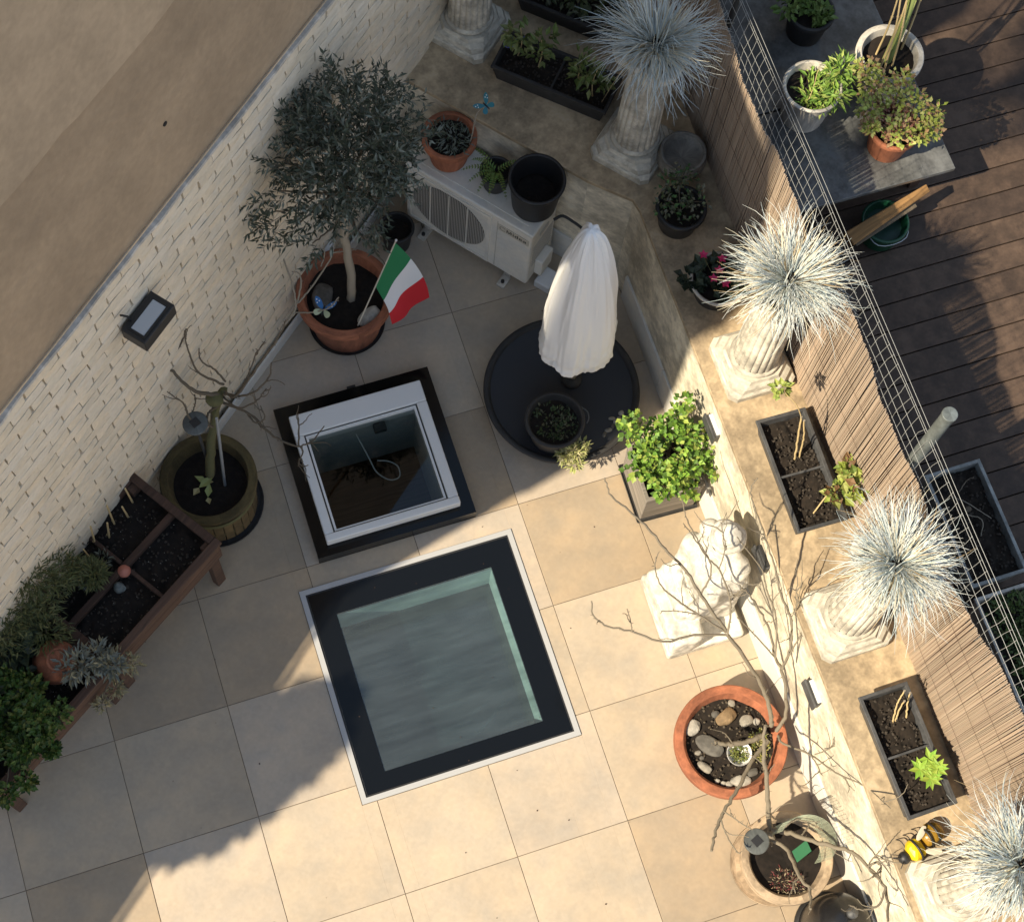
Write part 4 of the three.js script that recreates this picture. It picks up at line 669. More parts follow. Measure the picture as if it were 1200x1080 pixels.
// ---------- white statue ----------
{
  seed(53); const t = thing('white_statue', 'white stone statue of a draped seated figure on a slab by the low wall', 'statue', [.70, 0, .84]);
  part(t, 'base_slab', (() => { const g = box(.43, .09, .47, .02, 3), p = g.attributes.position; for (let i = 0; i < p.count; i++) { const x = p.getX(i), y = p.getY(i), z = p.getZ(i); p.setXYZ(i, x + (n3(x * 9, y * 9, z * 9, 3) - .5) * .012, y, z + (n3(x * 9, y * 9, z * 9, 4) - .5) * .012); } return g; })(), M.whiteStone, [0, .045, .0]);
  // figure as one smooth surface: field of blended tapered capsules
  const caps = [[.06, .78, -.20, .13, .75, .03, .055, .06], [.08, .74, -.10, .085, .86, -.10, .05, .05], [.085, .90, -.10, .075, .935, -.105, .082, .075], [.13, .92, -.09, .14, .74, -.08, .05, .04], [-.02, .66, -.2, -.085, .42, -.15, .05, .045], [-.02, .62, .10, -.09, .38, .10, .05, .045], [-.09, .40, -.15, -.10, .36, .08, .04, .04]];
  const boxes = [[-.125, .17, .01, .065, .07, .19, .035], [.06, .36, -.04, .085, .30, .115, .045], [.065, .60, -.06, .06, .10, .10, .055], [-.02, .25, -.05, .10, .09, .12, .04]];
  const R = 110, mc = new MarchingCubes(R, M.whiteStone, false, false, 340000), c0 = [-.02, .52, -.03], hs = .62; mc.isolation = 0;
  const sd = (x, y, z) => { let d = 9; for (const [ax, ay, az, bx, by, bz, ra, rb] of caps) { const ux = bx - ax, uy = by - ay, uz = bz - az, q = Math.max(0, Math.min(1, ((x - ax) * ux + (y - ay) * uy + (z - az) * uz) / (ux * ux + uy * uy + uz * uz))), e = Math.hypot(x - ax - ux * q, y - ay - uy * q, z - az - uz * q) - (ra + (rb - ra) * q), k = .022, h = Math.max(0, Math.min(1, .5 + .5 * (d - e) / k)); d = d * (1 - h) + e * h - k * h * (1 - h); } for (const [bx, by, bz, hx, hy, hz, r] of boxes) { const qx = Math.abs(x - bx) - hx, qy = Math.abs(y - by) - hy, qz = Math.abs(z - bz) - hz, e = Math.hypot(Math.max(qx, 0), Math.max(qy, 0), Math.max(qz, 0)) + Math.min(0, Math.max(qx, qy, qz)) - r, k = .016, h = Math.max(0, Math.min(1, .5 + .5 * (d - e) / k)); d = d * (1 - h) + e * h - k * h * (1 - h); } const a = Math.atan2(z + .06, x - .04); d += .011 * Math.pow(Math.abs(Math.sin(a * 5.5 + y * 3 + 2 * n3(x * 5, y * 5, z * 5, 8))), .6) * (1 - step(.62, .82, y)) + .012 * (n3(x * 14, y * 14, z * 14, 5) - .5) + .006 * (n3(x * 34, y * 34, z * 34, 6) - .5); if (y > .86) d += .006 * Math.sin(y * 130 + z * 40) * (x > -.02 ? 1 : 0); return d; };
  for (let k = 0; k < R; k++) for (let j = 0; j < R; j++) for (let i = 0; i < R; i++) mc.field[i + j * R + k * R * R] = -sd(c0[0] + ((i - R / 2) / (R / 2)) * hs, c0[1] + ((j - R / 2) / (R / 2)) * hs, c0[2] + ((k - R / 2) / (R / 2)) * hs);
  mc.update(); const n = mc.count ?? mc.geometry.drawRange.count, g = new THREE.BufferGeometry(), pa = new Float32Array(n * 3), na = new Float32Array(n * 3);
  for (let i = 0; i < n; i++) { pa[3 * i] = c0[0] + mc.positionArray[3 * i] * hs; pa[3 * i + 1] = c0[1] + mc.positionArray[3 * i + 1] * hs; pa[3 * i + 2] = c0[2] + mc.positionArray[3 * i + 2] * hs; for (let k = 0; k < 3; k++) na[3 * i + k] = mc.normalArray[3 * i + k]; }
  g.setAttribute('position', new THREE.BufferAttribute(pa, 3)); g.setAttribute('normal', new THREE.BufferAttribute(na, 3)); part(t, 'figure', triUV(g), M.whiteStone);
}
// ---------- terracotta bowl with bare tree ----------
{
  seed(59); const X = .60, Z = 1.61, t = potThing('terracotta_bowl', 'wide orange terracotta bowl with stones and a bare tree', X, 0, Z, .265, .19, .26, M.terra, { rw: .028, rh: .05, w: .02, sd: .055, soil: M.soilBrown });
  const st = [[-.155, -.13, .05, .025, .035, 2, .8], [-.11, -.02, .085, .02, .05, 1, -.9], [.03, -.13, .06, .035, .04, 3, .4], [-.17, .08, .045, .02, .022, 0, -.9], [.12, -.08, .04, .022, .03, 0, .2], [-.02, .2, .055, .02, .03, 2, -.2], [.06, .18, .03, .015, .02, 1, 0], [-.13, .165, .014, .01, .012, 2, 0], [-.105, .185, .014, .01, .012, 2, 0], [-.08, .2, .02, .013, .016, 2, 0], [-.175, .0, .018, .012, .014, 0, 0], [-.165, .03, .014, .01, .012, 1, 0], [.15, .02, .03, .018, .025, 1, 0], [-.02, -.16, .022, .015, .018, 1, 0], [.08, -.19, .02, .012, .02, 0, 0], [.17, -.06, .02, .014, .02, 2, 0]];
  st.forEach(([x, z, a, b, c, m, r], i) => tagged(part(scene, 'x', pebbleGeo(a, b, c, i + 2), M.pebble[m], [X + x, .215, Z + z], [0, r, 0]), 'bowl_stone', i === 1 ? 'large dark grey slab stone in the terracotta bowl' : i === 2 ? 'ochre brown block stone in the terracotta bowl' : i === 0 ? 'big pale stone by the bowl rim next to the dark slab' : 'small stone among the soil of the terracotta bowl', 'stone', i > 2 ? 'stones in the terracotta bowl' : undefined));
  stuff(part(t, 'soil_litter', crumbs(240, () => { const a = rnd() * 6.283, r = Math.sqrt(rnd()) * .225; return [Math.cos(a) * r, .208 + rr(0, .01), Math.sin(a) * r]; }, .003, .008), M.bark));
  const cup = thing('white_cup', 'white bowl half buried with green moss in the terracotta bowl', 'cup', [X + .02, .19, Z + .07]); part(cup, 'shell', lathe([[.03, 0], [.055, .03], [.066, .06], [.062, .06], [.05, .03], [.001, .012]], 28), M.whitePaint); stuff(part(cup, 'moss', bush([[0, .045, 0, .045, .02]], 240, .014, .007, [[.12, .16, .03], [.2, .2, .05]]), M.leaf));
  stuff(part(thing('creeping_sedum', 'ochre and green creeping succulents beside the white cup', 'plant', [X + .12, .215, Z + .08]), 'foliage', bush([[0, 0, 0, .07, .03], [.03, 0, -.05, .05, .025]], 420, .016, .008, [[.30, .28, .06], [.14, .17, .04], [.34, .30, .14]]), M.leaf));
  const tr = thing('bare_tree', 'leafless shrub with long twigs rooted in the terracotta bowl', 'tree'); part(tr, 'branches', branches(bowlTree.map(([p, a, c]) => [p, a * .85, c * .85])), M.barkMid); { const tw = sprout(bowlTree, 46, 62, .16); stuff(part(tr, 'fine_twigs', branches(tw), M.barkMid)); } stuff(part(tr, 'spurs', buds(bowlTree, 61), M.barkMid));
}
// ---------- tan pot ----------
{
  seed(67); const X = .66, Z = 2.245, t = potThing('tan_pot', 'tan clay pot with a bare twisted shrub and green netting', X, 0, Z, .215, .165, .27, M.tan, { rw: .018, rh: .06, w: .022, sd: .05 });
  part(t, 'saucer', lathe([[.001, .004], [.185, .004], [.215, .022], [.22, .02], [.2, 0], [.001, 0]], 40), M.tan, [-.025, .0, -.01]);
  const tr = thing('bare_tree', 'twisted leafless shrub rooted in the tan pot', 'tree'); part(tr, 'branches', branches(tanTree), M.barkMid); stuff(part(tr, 'fine_twigs', branches(sprout(tanTree, 26, 63, .12)), M.barkMid)); stuff(part(tr, 'spurs', buds(tanTree, 69), M.bark));
  const n = thing('wire_netting', 'green plastic netting sheet standing in the tan pot', 'netting', [X + .03, .25, Z - .02]), b = new GB(), Q = (u, v) => V3(.02 + Math.cos(-2.4 + u * 3.4) * .14, .0 + .34 * v, -.02 + Math.sin(-2.4 + u * 3.4) * .13 + .02 * v);
  for (let i = 0; i <= 20; i++) { const pts = [], pt2 = []; for (let k = 0; k <= 14; k++) { pts.push(Q(i / 20, k / 14)); pt2.push(Q(k / 14, i / 20)); } b.tube(pts, .001, .001, 3); b.tube(pt2, .001, .001, 3); } stuff(part(n, 'net', b.build(), mat(.34, .38, .28, .6)));
  part(n, 'label_card', surf(4, 4, (u, v) => { return [.0 + .09 * u, .03 + .02 * v, .0 + .06 * v - .03 * u]; }), mat(.03, .15, .07, .6));
  stuff(part(thing('dry_heather', 'dark red and brown dead stalks over soil of the tan pot', 'plant', [X - .06, .235, Z + .1]), 'foliage', bush([[0, 0, 0, .07, .03], [.06, 0, .03, .06, .03]], 320, .018, .005, [[.16, .03, .03], [.09, .05, .03], [.3, .24, .15]], .3), M.leaf));
}
function solarLamp(label, x, y, z, h) { const t = thing('solar_lamp', label, 'solar lamp', [x, y, z], 0, 'round solar stake lamps'); part(t, 'stake', lathe([[.001, 0], [.008, 0], [.008, h - .04]], 12), M.greyPlastic); part(t, 'shade', lathe([[.03, h - .07], [.045, h - .02], [.062, h - .015], [.064, h - .004], [.058, h + .006], [.001, h + .008]], 32), M.palePlastic.clone()); t.children[1].material.color.setRGB(.11, .125, .13); part(t, 'solar_cell', box(.045, .004, .045, .001), M.black, [0, h + .009, 0], [0, .4, 0]); }
solarLamp('grey round solar lamp stuck in the tan pot', .485, .2, 2.14, .32);
solarLamp('grey round solar lamp in the old barrel pot', -1.545, .33, -.60, .60);
// black domed object at the frame edge
{ const t = thing('black_cloche', 'glossy black domed garden bell on floor beside the tan pot', 'garden bell', [.80, 0, 2.63]); part(t, 'dome', lathe([[.165, 0], [.17, .01], [.165, .03], [.16, .2], [.15, .29], [.125, .35], [.08, .39], [.03, .405], [.001, .407]], 48), new THREE.MeshPhysicalMaterial({ color: lin(.012, .012, .013), roughness: .25 })); part(t, 'foot_rim', lathe([[.172, .0], [.186, .006], [.184, .02], [.166, .028]], 40), M.black); part(t, 'knob', lathe([[.02, .40], [.018, .42], [.03, .44], [.026, .46], [.001, .466]], 20), M.greyPlastic, [.03, -.015, -.03]); }

// ---------- barrel pot with bare tree ----------
{
  seed(71); const X = -1.565, Z = -.49, t = potThing('barrel_pot', 'old ochre barrel shaped pot holding a bare pruned tree', X, 0, Z, .235, .20, .42, mat(.10, .078, .032, .9, { map: T.stain, bumpMap: T.bump, bumpScale: .006 }), { rw: .018, rh: .035, w: .028, sd: .10 });
  for (const [y, r] of [[.10, .214], [.30, .234]]) part(t, 'hoop', lathe([[r, y - .014], [r + .006, y - .01], [r + .006, y + .01], [r, y + .014]], 48), M.barkGreen);
  for (let k = 0; k < 26; k++) { const a = k / 26 * 6.283; part(t, 'stave', moved(box(.048, .36, .010, .003), Math.cos(a) * .217, .2, Math.sin(a) * .217, 0, -a + Math.PI / 2, 0), M.tan.userData.st || (M.tan.userData.st = mat(.15, .105, .045, .9, { map: T.stain }))); }
  part(t, 'saucer', lathe([[.001, .004], [.23, .004], [.252, .026], [.258, .024], [.24, 0], [.001, 0]], 40), M.blackRough);
  const tr = thing('bare_tree', 'leafless pruned tree with dark twigs rooted in the barrel pot', 'tree'); part(tr, 'trunk', branches(barrelTree.slice(0, 1)), M.barkGreen); part(tr, 'branches', branches(barrelTree.slice(1)), M.bark); stuff(part(tr, 'fine_twigs', branches(sprout(barrelTree.slice(1), 30, 64, .11)), M.bark)); stuff(part(tr, 'spurs', buds(barrelTree.slice(1), 73, .009), M.bark));
  part(tr, 'knot', pebbleGeo(.045, .04, .04, 4), M.barkGreen, [-1.42, .94, -.69]);
  const pole = thing('support_pole', 'thin grey support pole beside the trunk in the barrel pot', 'pole'); part(pole, 'rod', tubeGeo([[-1.495, .30, -.46], [-1.438, .95, -.585]], .008, .008, 2, 8), M.metal);
  for (const [dx, dz, s, r] of [[-.06, .01, 1, .4], [-.015, -.01, .7, 2.4], [-.03, .075, .8, 1.2]]) { const b = new GB(); b.leaf(V3(0, 0, 0), V3(1, .25, 0), V3(0, 1, 0), .1 * s, .05 * s, [.30, .34, .12], .2, .15); b.leaf(V3(0, 0, 0), V3(-.8, .35, .3), V3(0, 1, 0), .055 * s, .04 * s, [.38, .33, .16], .2, .15); tagged(part(scene, 'x', b.build(), M.leaf, [X + dx, .345, Z + dz], [0, r, 0]), 'fallen_leaf', 'curled yellow green leaf lying on soil in the barrel pot', 'leaf', 'fallen leaves in the barrel pot'); }
}
// wall lamp
{ const t = thing('wall_lamp', 'black box wall lamp with white lens on the whitewashed brick wall', 'wall lamp', [wallA[0] + wallD[0] * -.44 + wallN[0] * .01, 1.99, wallA[1] + wallD[1] * -.44 + wallN[1] * .01], wallTurn);
  part(t, 'housing', box(.225, .085, .13, .006, 2), M.black, [0, 0, .065]); part(t, 'lens', box(.165, .012, .07, .003), mat(.42, .45, .48, .3), [0, .042, .07]); part(t, 'lens_frame', moved(ringGeo([-.092, .092, -.045, .045], [-.084, .084, -.0365, .0365], 0, .008), 0, .041, .07), M.black); part(t, 'cable', tubeGeo([[-.05, .03, .01], [-.06, .09, .012], [-.075, .13, .012], [-.09, .16, .008]], .006, .005), M.black); }

// ---------- wooden raised planters ----------
const u1 = [-.833, .552], turnP = Math.atan2(-.552, -.833); // local +x runs along the front edge away from the barrel pot
function planter(label, x, z, Hh) { // origin at the near front corner; local x along the front, local z towards the wall
  const t = thing('wooden_planter', label, 'planter', [x, 0, z], turnP, 'wooden raised planters along the brick wall'), L = .80, W = .58, h = .20, y0 = Hh - h;
  const zs = -1; void zs;
  const plank = (n, w, hh, d, px, py, pz, m = M.wood) => part(t, n, box(w, hh, d, .005, 2), m, [px, py, pz]);
  for (const [z0, nm] of [[.011, 'f'], [W - .011, 'b']]) for (let k = 0; k < 2; k++) plank('side_plank', L, h / 2 - .003, .022, L / 2, y0 + h / 4 + k * h / 2, z0);
  for (const x0 of [.011, L - .011]) for (let k = 0; k < 2; k++) plank('end_plank', .022, h / 2 - .004, W - .046, x0, y0 + h / 4 + k * h / 2 - .001, W / 2);
  for (const x0 of [.045, L - .045]) for (const z0 of [.045, W - .045]) { plank('leg', .058, Hh - .02, .045, x0, (Hh - .02) / 2, z0); }
  plank('cross_bar', L - .05, .04, .035, L / 2, Hh - .03, W * .5, M.woodDark); plank('divider', .022, .03, W / 2 - .05, L * .47, Hh - .045, W * .25, M.woodDark); plank('divider', .022, .03, W / 2 - .05, L * .47, Hh - .045, W * .75, M.woodDark);
  plank('bottom_board', L - .05, .018, W - .05, L / 2, y0 + .009, W / 2, M.woodDark);
  part(t, 'rail', box(L + .02, .018, .045, .004), M.wood, [L / 2, Hh + .004, .012]); part(t, 'rail', box(.045, .018, W - .03, .004), M.woodDark, [.012, Hh + .003, W / 2 + .02]); part(t, 'rail', box(.045, .018, W - .03, .004), M.woodDark, [L - .012, Hh + .003, W / 2 + .02]);
  plank('stretcher', .03, .04, W - .1, .045, .16, W / 2, M.woodDark); plank('stretcher', .03, .04, W - .1, L - .045, .16, W / 2, M.woodDark);
  const g = new THREE.PlaneGeometry(L - .046, W - .046, 60, 44); g.rotateX(-Math.PI / 2); const p = g.attributes.position; for (let i = 0; i < p.count; i++) { const a = p.getX(i), c = p.getZ(i); p.setY(i, (n3(a * 24, 0, c * 24, 8) - .5) * .03 + (n3(a * 70, 0, c * 70, 9) - .5) * .014); } g.computeVertexNormals(); part(t, 'soil', triUV(g), M.soil, [L / 2, Hh - .075, W / 2]);
  stuff(part(t, 'soil_crumbs', crumbs(420, () => [rr(.04, L - .04), Hh - .07 + rr(-.005, .012), rr(.04, W - .04)], .003, .009), M.crumb)); stuff(part(t, 'perlite', crumbs(70, () => [rr(.04, L - .04), Hh - .062, rr(.04, W - .04)], .0015, .003), M.pebble[2]));
  return t;
}
{
  seed(79); const P1 = [-1.60, -.055], P2 = [-2.275, .40], Hp = .65;
  const A = planter('wooden raised planter with bare soil beside the barrel pot', P1[0], P1[1], Hp), B = planter('wooden raised planter overgrown with leafy herbs', P2[0], P2[1], Hp - .02);
  A.updateMatrixWorld(); B.updateMatrixWorld();
  const L2W = (o, x, y, z) => o.localToWorld(V3(x, y, z)).toArray();
  // canes along the back of the first planter
  for (let k = 0; k < 8; k++) { const c = thing('bamboo_stick', 'short thin bamboo stick standing along the back edge of the bare soil planter', 'stick', L2W(A, .10 + k * .07, Hp - .09, .50 - (k % 2) * .03), 0, 'bamboo sticks in the bare soil planter'); part(c, 'cane', tubeGeo([[0, 0, 0], [rr(-.01, .03), .26 + rr(-.06, .06), rr(.0, .03)]], .0055, .0045, 2, 6), M.cane); part(c, 'node', new THREE.TorusGeometry(.0045, .0012, 5, 8), M.cane, [0, .06, 0], [1.57, 0, 0]); }
  { const m = thing('mushroom_figurine', 'small toadstool figurine with pale red cap on planter soil', 'figurine', L2W(A, .40, Hp - .07, .275)); part(m, 'stem', lathe([[.001, 0], [.017, 0], [.013, .02], [.015, .05]], 16), M.whitePot); part(m, 'cap', lathe([[.014, .045], [.033, .042], [.034, .052], [.024, .072], [.001, .08]], 20), mat(.42, .15, .10, .6)); }
  { const m = thing('gnome_figurine', 'small grey gnome figurine next to the toadstool', 'figurine', L2W(A, .475, Hp - .07, .245)); part(m, 'body', lathe([[.001, 0], [.026, 0], [.028, .02], [.02, .045], [.012, .05]], 16), mat(.16, .18, .17, .7)); part(m, 'head', new THREE.SphereGeometry(.016, 14, 10), M.pebble[0], [0, .058, 0]); part(m, 'hat', lathe([[.019, .064], [.014, .075], [.001, .10]], 14), mat(.10, .12, .12, .7)); part(m, 'arm', tubeGeo([[.022, .035, 0], [.028, .02, .012], [.016, .015, .022]], .005, .004), mat(.16, .18, .17, .7)); }
  const plant = (nm, lab, o, x, y, z, n, l, w, lob, cols, up, cat = 'plant') => { const t = thing(nm, lab, cat, L2W(o, x, y, z), turnP), st = lob.map(q => [[[q[0] * .2, -.06, q[2] * .2], [q[0] * .7, q[1] * .5, q[2] * .7], [q[0], q[1], q[2]]], .005, .002]); part(t, 'stems', branches(st), M.bark); stuff(part(t, 'foliage', bush(lob, n, l, w, cols, up), M.leaf)); };
  plant('rosemary_bush', 'olive green needle leaved bush between planter and brick wall', A, .72, Hp + .05, .46, 4600, .042, .007, [[0, .14, .03, .16], [.12, .1, .0, .16], [-.12, .08, .02, .12], [.02, .24, .06, .13], [.22, .16, .03, .15], [-.2, .02, -.1, .07], [.16, .04, -.14, .12], [.32, .1, 0, .14]], [[.085, .10, .03], [.06, .075, .025], [.12, .12, .04]], .3);
  plant('sage_plant', 'dark grey green broad leaved herb behind the red clay pot', B, .22, Hp - .01, .42, 420, .075, .042, [[0, .05, 0, .14], [.12, .04, .05, .14], [.2, .04, -.1, .12], [-.06, .03, .06, .1]], [[.025, .040, .022], [.035, .05, .03], [.05, .06, .04]], .6);
  { seed(80); const lb = []; for (let k = 0; k < 34; k++) lb.push([rr(-.16, .30), rr(-.06, .13), rr(-.17, .17), rr(.045, .085)]); for (let k = 0; k < 9; k++) lb.push([rr(-.2, .3), rr(-.1, .05), rr(-.24, -.12), rr(.03, .05)]); plant('parsley_plant', 'dense bright green herb hanging over the planter front', B, .46, Hp + .05, .16, 5200, .028, .02, lb, [[.035, .08, .008], [.05, .11, .012], [.022, .052, .007], [.085, .13, .02], [.13, .15, .03]], .4); }
  plant('grey_seedlings', 'thin grey seedlings on dark planter soil', A, .42, Hp - .05, .40, 160, .03, .007, [[0, .02, 0, .05, .02], [.08, .02, .03, .05, .02], [.14, .02, .0, .04, .02]], [[.16, .17, .13], [.09, .10, .07]], .6);
  { const t = thing('clay_pot', 'red clay pot lying tilted in the overgrown planter', 'plant pot', L2W(B, .13, Hp + .03, .21), 0); t.rotation.set(.35, .5, -.25); part(t, 'shell', lathe([[.001, .09], [.06, .088], [.098, .03], [.102, -.05], [.11, -.055], [.11, -.075], [.10, -.078], [.094, -.05], [.088, .02], [.001, .075]], 40), M.terraOld); part(t, 'foot_ring', lathe([[.055, .088], [.06, .096], [.05, .096], [.046, .089]], 28), M.terraOld); }
  plant('dusty_miller', 'silver grey feathery plant over the planter corner', B, .06, Hp + .05, .08, 620, .042, .012, [[0, .05, 0, .085], [-.07, .02, -.02, .075], [.05, .03, .04, .07], [-.08, -.02, -.08, .06]], [[.19, .205, .175], [.13, .145, .125], [.24, .22, .14]], .5);
  plant('dry_trailing_plant', 'pale dry shoots hanging at the joint of the two planters', B, -.06, Hp - .02, .0, 320, .034, .008, [[0, .02, -.02, .06], [-.03, -.05, -.05, .05], [.1, -.1, -.06, .04], [.2, -.14, -.05, .03]], [[.32, .27, .14], [.25, .22, .12]], .4);
}

// ---------- troughs on the ledge ----------
function trough(label, x, y, z, turn, w, L, h, m, group, cells = true, name = 'planter_trough') { // origin at base centre, long side along local z
  const t = thing(name, label, 'planter', [x, y, z], turn, group), e = .014;
  const S = (hx, hz, yy) => [[hx, hz], [-hx, hz], [-hx, -hz], [hx, -hz]].map(([a, b]) => V3(a, yy, b)), b = new GB();
  const prof = [[w / 2 - .03, L / 2 - .03, 0], [w / 2 - .008, L / 2 - .008, h - .02], [w / 2, L / 2, h - .018], [w / 2, L / 2, h - .002], [w / 2 - .002, L / 2 - .002, h], [w / 2 - e - .002, L / 2 - e - .002, h], [w / 2 - e - .004, L / 2 - e - .004, h - .004], [w / 2 - e - .018, L / 2 - e - .018, .03], [.001, .001, .03]].map(q => S(...q));
  for (let i = 0; i < prof.length - 1; i++) for (let k = 0; k < 4; k++) { const l = (k + 1) % 4; b.quad(prof[i][k], prof[i][l], prof[i + 1][l], prof[i + 1][k]); }
  part(t, 'box', triUV(b.build()), m);
  if (cells) { part(t, 'divider', box(w - .03, .012, .012, .003), m, [0, h - .012, .01]); }
  const g = new THREE.PlaneGeometry(w - .05, L - .05, 24, 60); g.rotateX(-Math.PI / 2); const p = g.attributes.position; for (let i = 0; i < p.count; i++) { const a = p.getX(i) + x * 3, c = p.getZ(i) + z * 3; p.setY(i, (n3(a * 26, 0, c * 26, 8) - .5) * .028 + (n3(a * 80, 0, c * 80, 9) - .5) * .014); } g.computeVertexNormals(); part(t, 'soil', triUV(g), M.soilBrown, [0, h - .045, 0]);
  stuff(part(t, 'soil_crumbs', crumbs(260, () => [rr(-.5, .5) * (w - .06), h - .04 + rr(-.006, .012), rr(-.5, .5) * (L - .06)], .003, .009), M.crumb));
  return t;
}
{
  seed(83); const h = .145;
  trough('grey two-cell plastic trough with pruned canes on the sunlit ledge', 1.205, LEDGE, .572, -.02, .262, .605, h, M.greyPlastic, 'troughs on the ledge');
  trough('grey two-cell plastic trough with a bright green seedling on the ledge', 1.175, LEDGE, 2.005, .01, .25, .60, h, M.greyPlastic, 'troughs on the ledge');
  const tt = .93; // along the diagonal wall
  trough('dark plastic trough of leafy stems in the shaded corner between columns', .775, LEDGE, -1.89, Math.atan2(.86, .78) + .0, .25, .66, h, M.blackRough, 'troughs on the ledge'); void tt;
  const cane = (lab, list, m = M.cane) => { const t = thing('pruned_cane', lab, 'cane'); part(t, 'stems', branches(list), m); for (const [p] of list) part(t, 'cut_tip', new GB().tube([V3(...p[p.length - 1]), V3(...p[p.length - 1]).add(V3(.001, .006, 0))], .006, .005, 6).build(), M.barkPale); return t; };
  const Y = LEDGE + .1;
  const c1 = cane('two tan canes with a leafy tip in the sunlit trough', [[[[1.205, Y, .50], [1.20, Y + .2, .45], [1.195, Y + .36, .41]], .006, .005], [[[1.23, Y, .50], [1.228, Y + .18, .46], [1.215, Y + .32, .42]], .005, .004], [[[1.195, Y + .36, .41], [1.16, Y + .46, .37], [1.10, Y + .52, .30]], .003, .002]]);
  stuff(part(c1, 'leaves', bush([[1.10, Y + .52, .30, .035]], 34, .035, .028, [[.28, .32, .07], [.2, .26, .05]], .5), M.leaf));
  const lp = thing('trough_plant', 'yellow green leafy plant leaning out of the sunlit trough', 'plant', [1.30, Y, .74]); part(lp, 'stem', tubeGeo([[-.11, .0, .05], [-.03, .1, .0], [.05, .2, -.02]], .004, .003), M.cane); stuff(part(lp, 'foliage', bush([[.05, .2, -.02, .07], [.0, .14, .02, .05], [.1, .22, .04, .06], [.08, .18, -.06, .05]], 170, .05, .038, [[.24, .29, .05], [.14, .2, .04], [.16, .09, .04], [.30, .32, .09]], .5), M.leaf));
  const Y2 = LEDGE + .1; cane('thin tan cut stems in the trough with the seedling', [[[1.17, Y2, 1.86], [1.19, Y2 + .10, 1.80], [1.22, Y2 + .18, 1.76]], [[1.185, Y2, 1.86], [1.20, Y2 + .08, 1.82], [1.215, Y2 + .14, 1.80]], [[1.24, Y2, 1.86], [1.25, Y2 + .08, 1.80], [1.262, Y2 + .12, 1.77]]].map(p => [p, .005, .0035]));
  const sd = thing('seedling', 'bright lime green rosette seedling in the trough', 'plant', [1.205, Y2 + .0, 2.13]); part(sd, 'stem', tubeGeo([[0, 0, 0], [.0, .05, 0], [.0, .09, 0]], .004, .003), M.barkGreen); const b = new GB(); for (const [cx, cz, n] of [[-.03, -.02, 9], [.045, .0, 9], [.0, .035, 9], [.03, -.05, 6]]) for (let k = 0; k < n; k++) { const a = k * 2.4; b.leaf(V3(cx, .10, cz), V3(Math.cos(a), .35, Math.sin(a)), V3(0, 1, 0), .058, .027, [.21 + rnd() * .07, .34 + rnd() * .08, .045], .15, .15); } stuff(part(sd, 'foliage', b.build(), M.leaf));
  // stems in the shaded trough
  for (const [dx, dz, k] of [[.62, -2.07, 0], [.70, -1.97, 1], [.86, -1.80, 2], [.92, -1.72, 3]]) { const s = thing('leafy_plant', 'dull green leafy stem in the shaded corner trough', 'plant', [dx, LEDGE + .09, dz], k, 'leafy stems in the shaded trough'); part(s, 'stem', tubeGeo([[0, 0, 0], [.01, .12, .01], [0, .26, 0]], .004, .002), M.cane); stuff(part(s, 'foliage', bush([[0, .14, 0, .05], [.03, .22, .02, .06], [-.03, .2, -.02, .05]], 60, .05, .026, [[.10, .14, .03], [.16, .18, .06]], .5), M.leaf)); }
  { const t = thing('blue_garden_tie', 'small blue plastic loop hooked on the shaded trough', 'plant tie', [.58, LEDGE + .19, -2.10], .6); part(t, 'loop', new THREE.TorusGeometry(.035, .004, 8, 24), mat(.05, .06, .45, .4), [0, 0, 0], [1.2, 0, 0]); part(t, 'tail', tubeGeo([[.03, 0, .01], [.07, -.01, .03], [.10, -.03, .035]], .004, .004), mat(.05, .06, .45, .4)); }
  trough('second dark plastic trough behind the leafy stem trough', 1.02, LEDGE, -2.27, Math.atan2(.86, .78), .24, .62, .14, M.blackRough, 'troughs on the ledge');
  stuff(part(thing('shaded_plants', 'dim leafy plants in the trough behind the corner columns', 'plant', [1.02, LEDGE + .1, -2.27], Math.atan2(.86, .78)), 'foliage', bush([[0, .08, -.2, .1], [0, .1, 0, .1], [0, .08, .2, .1]], 420, .045, .022, [[.05, .07, .025], [.08, .09, .05]], .5), M.leaf));
}
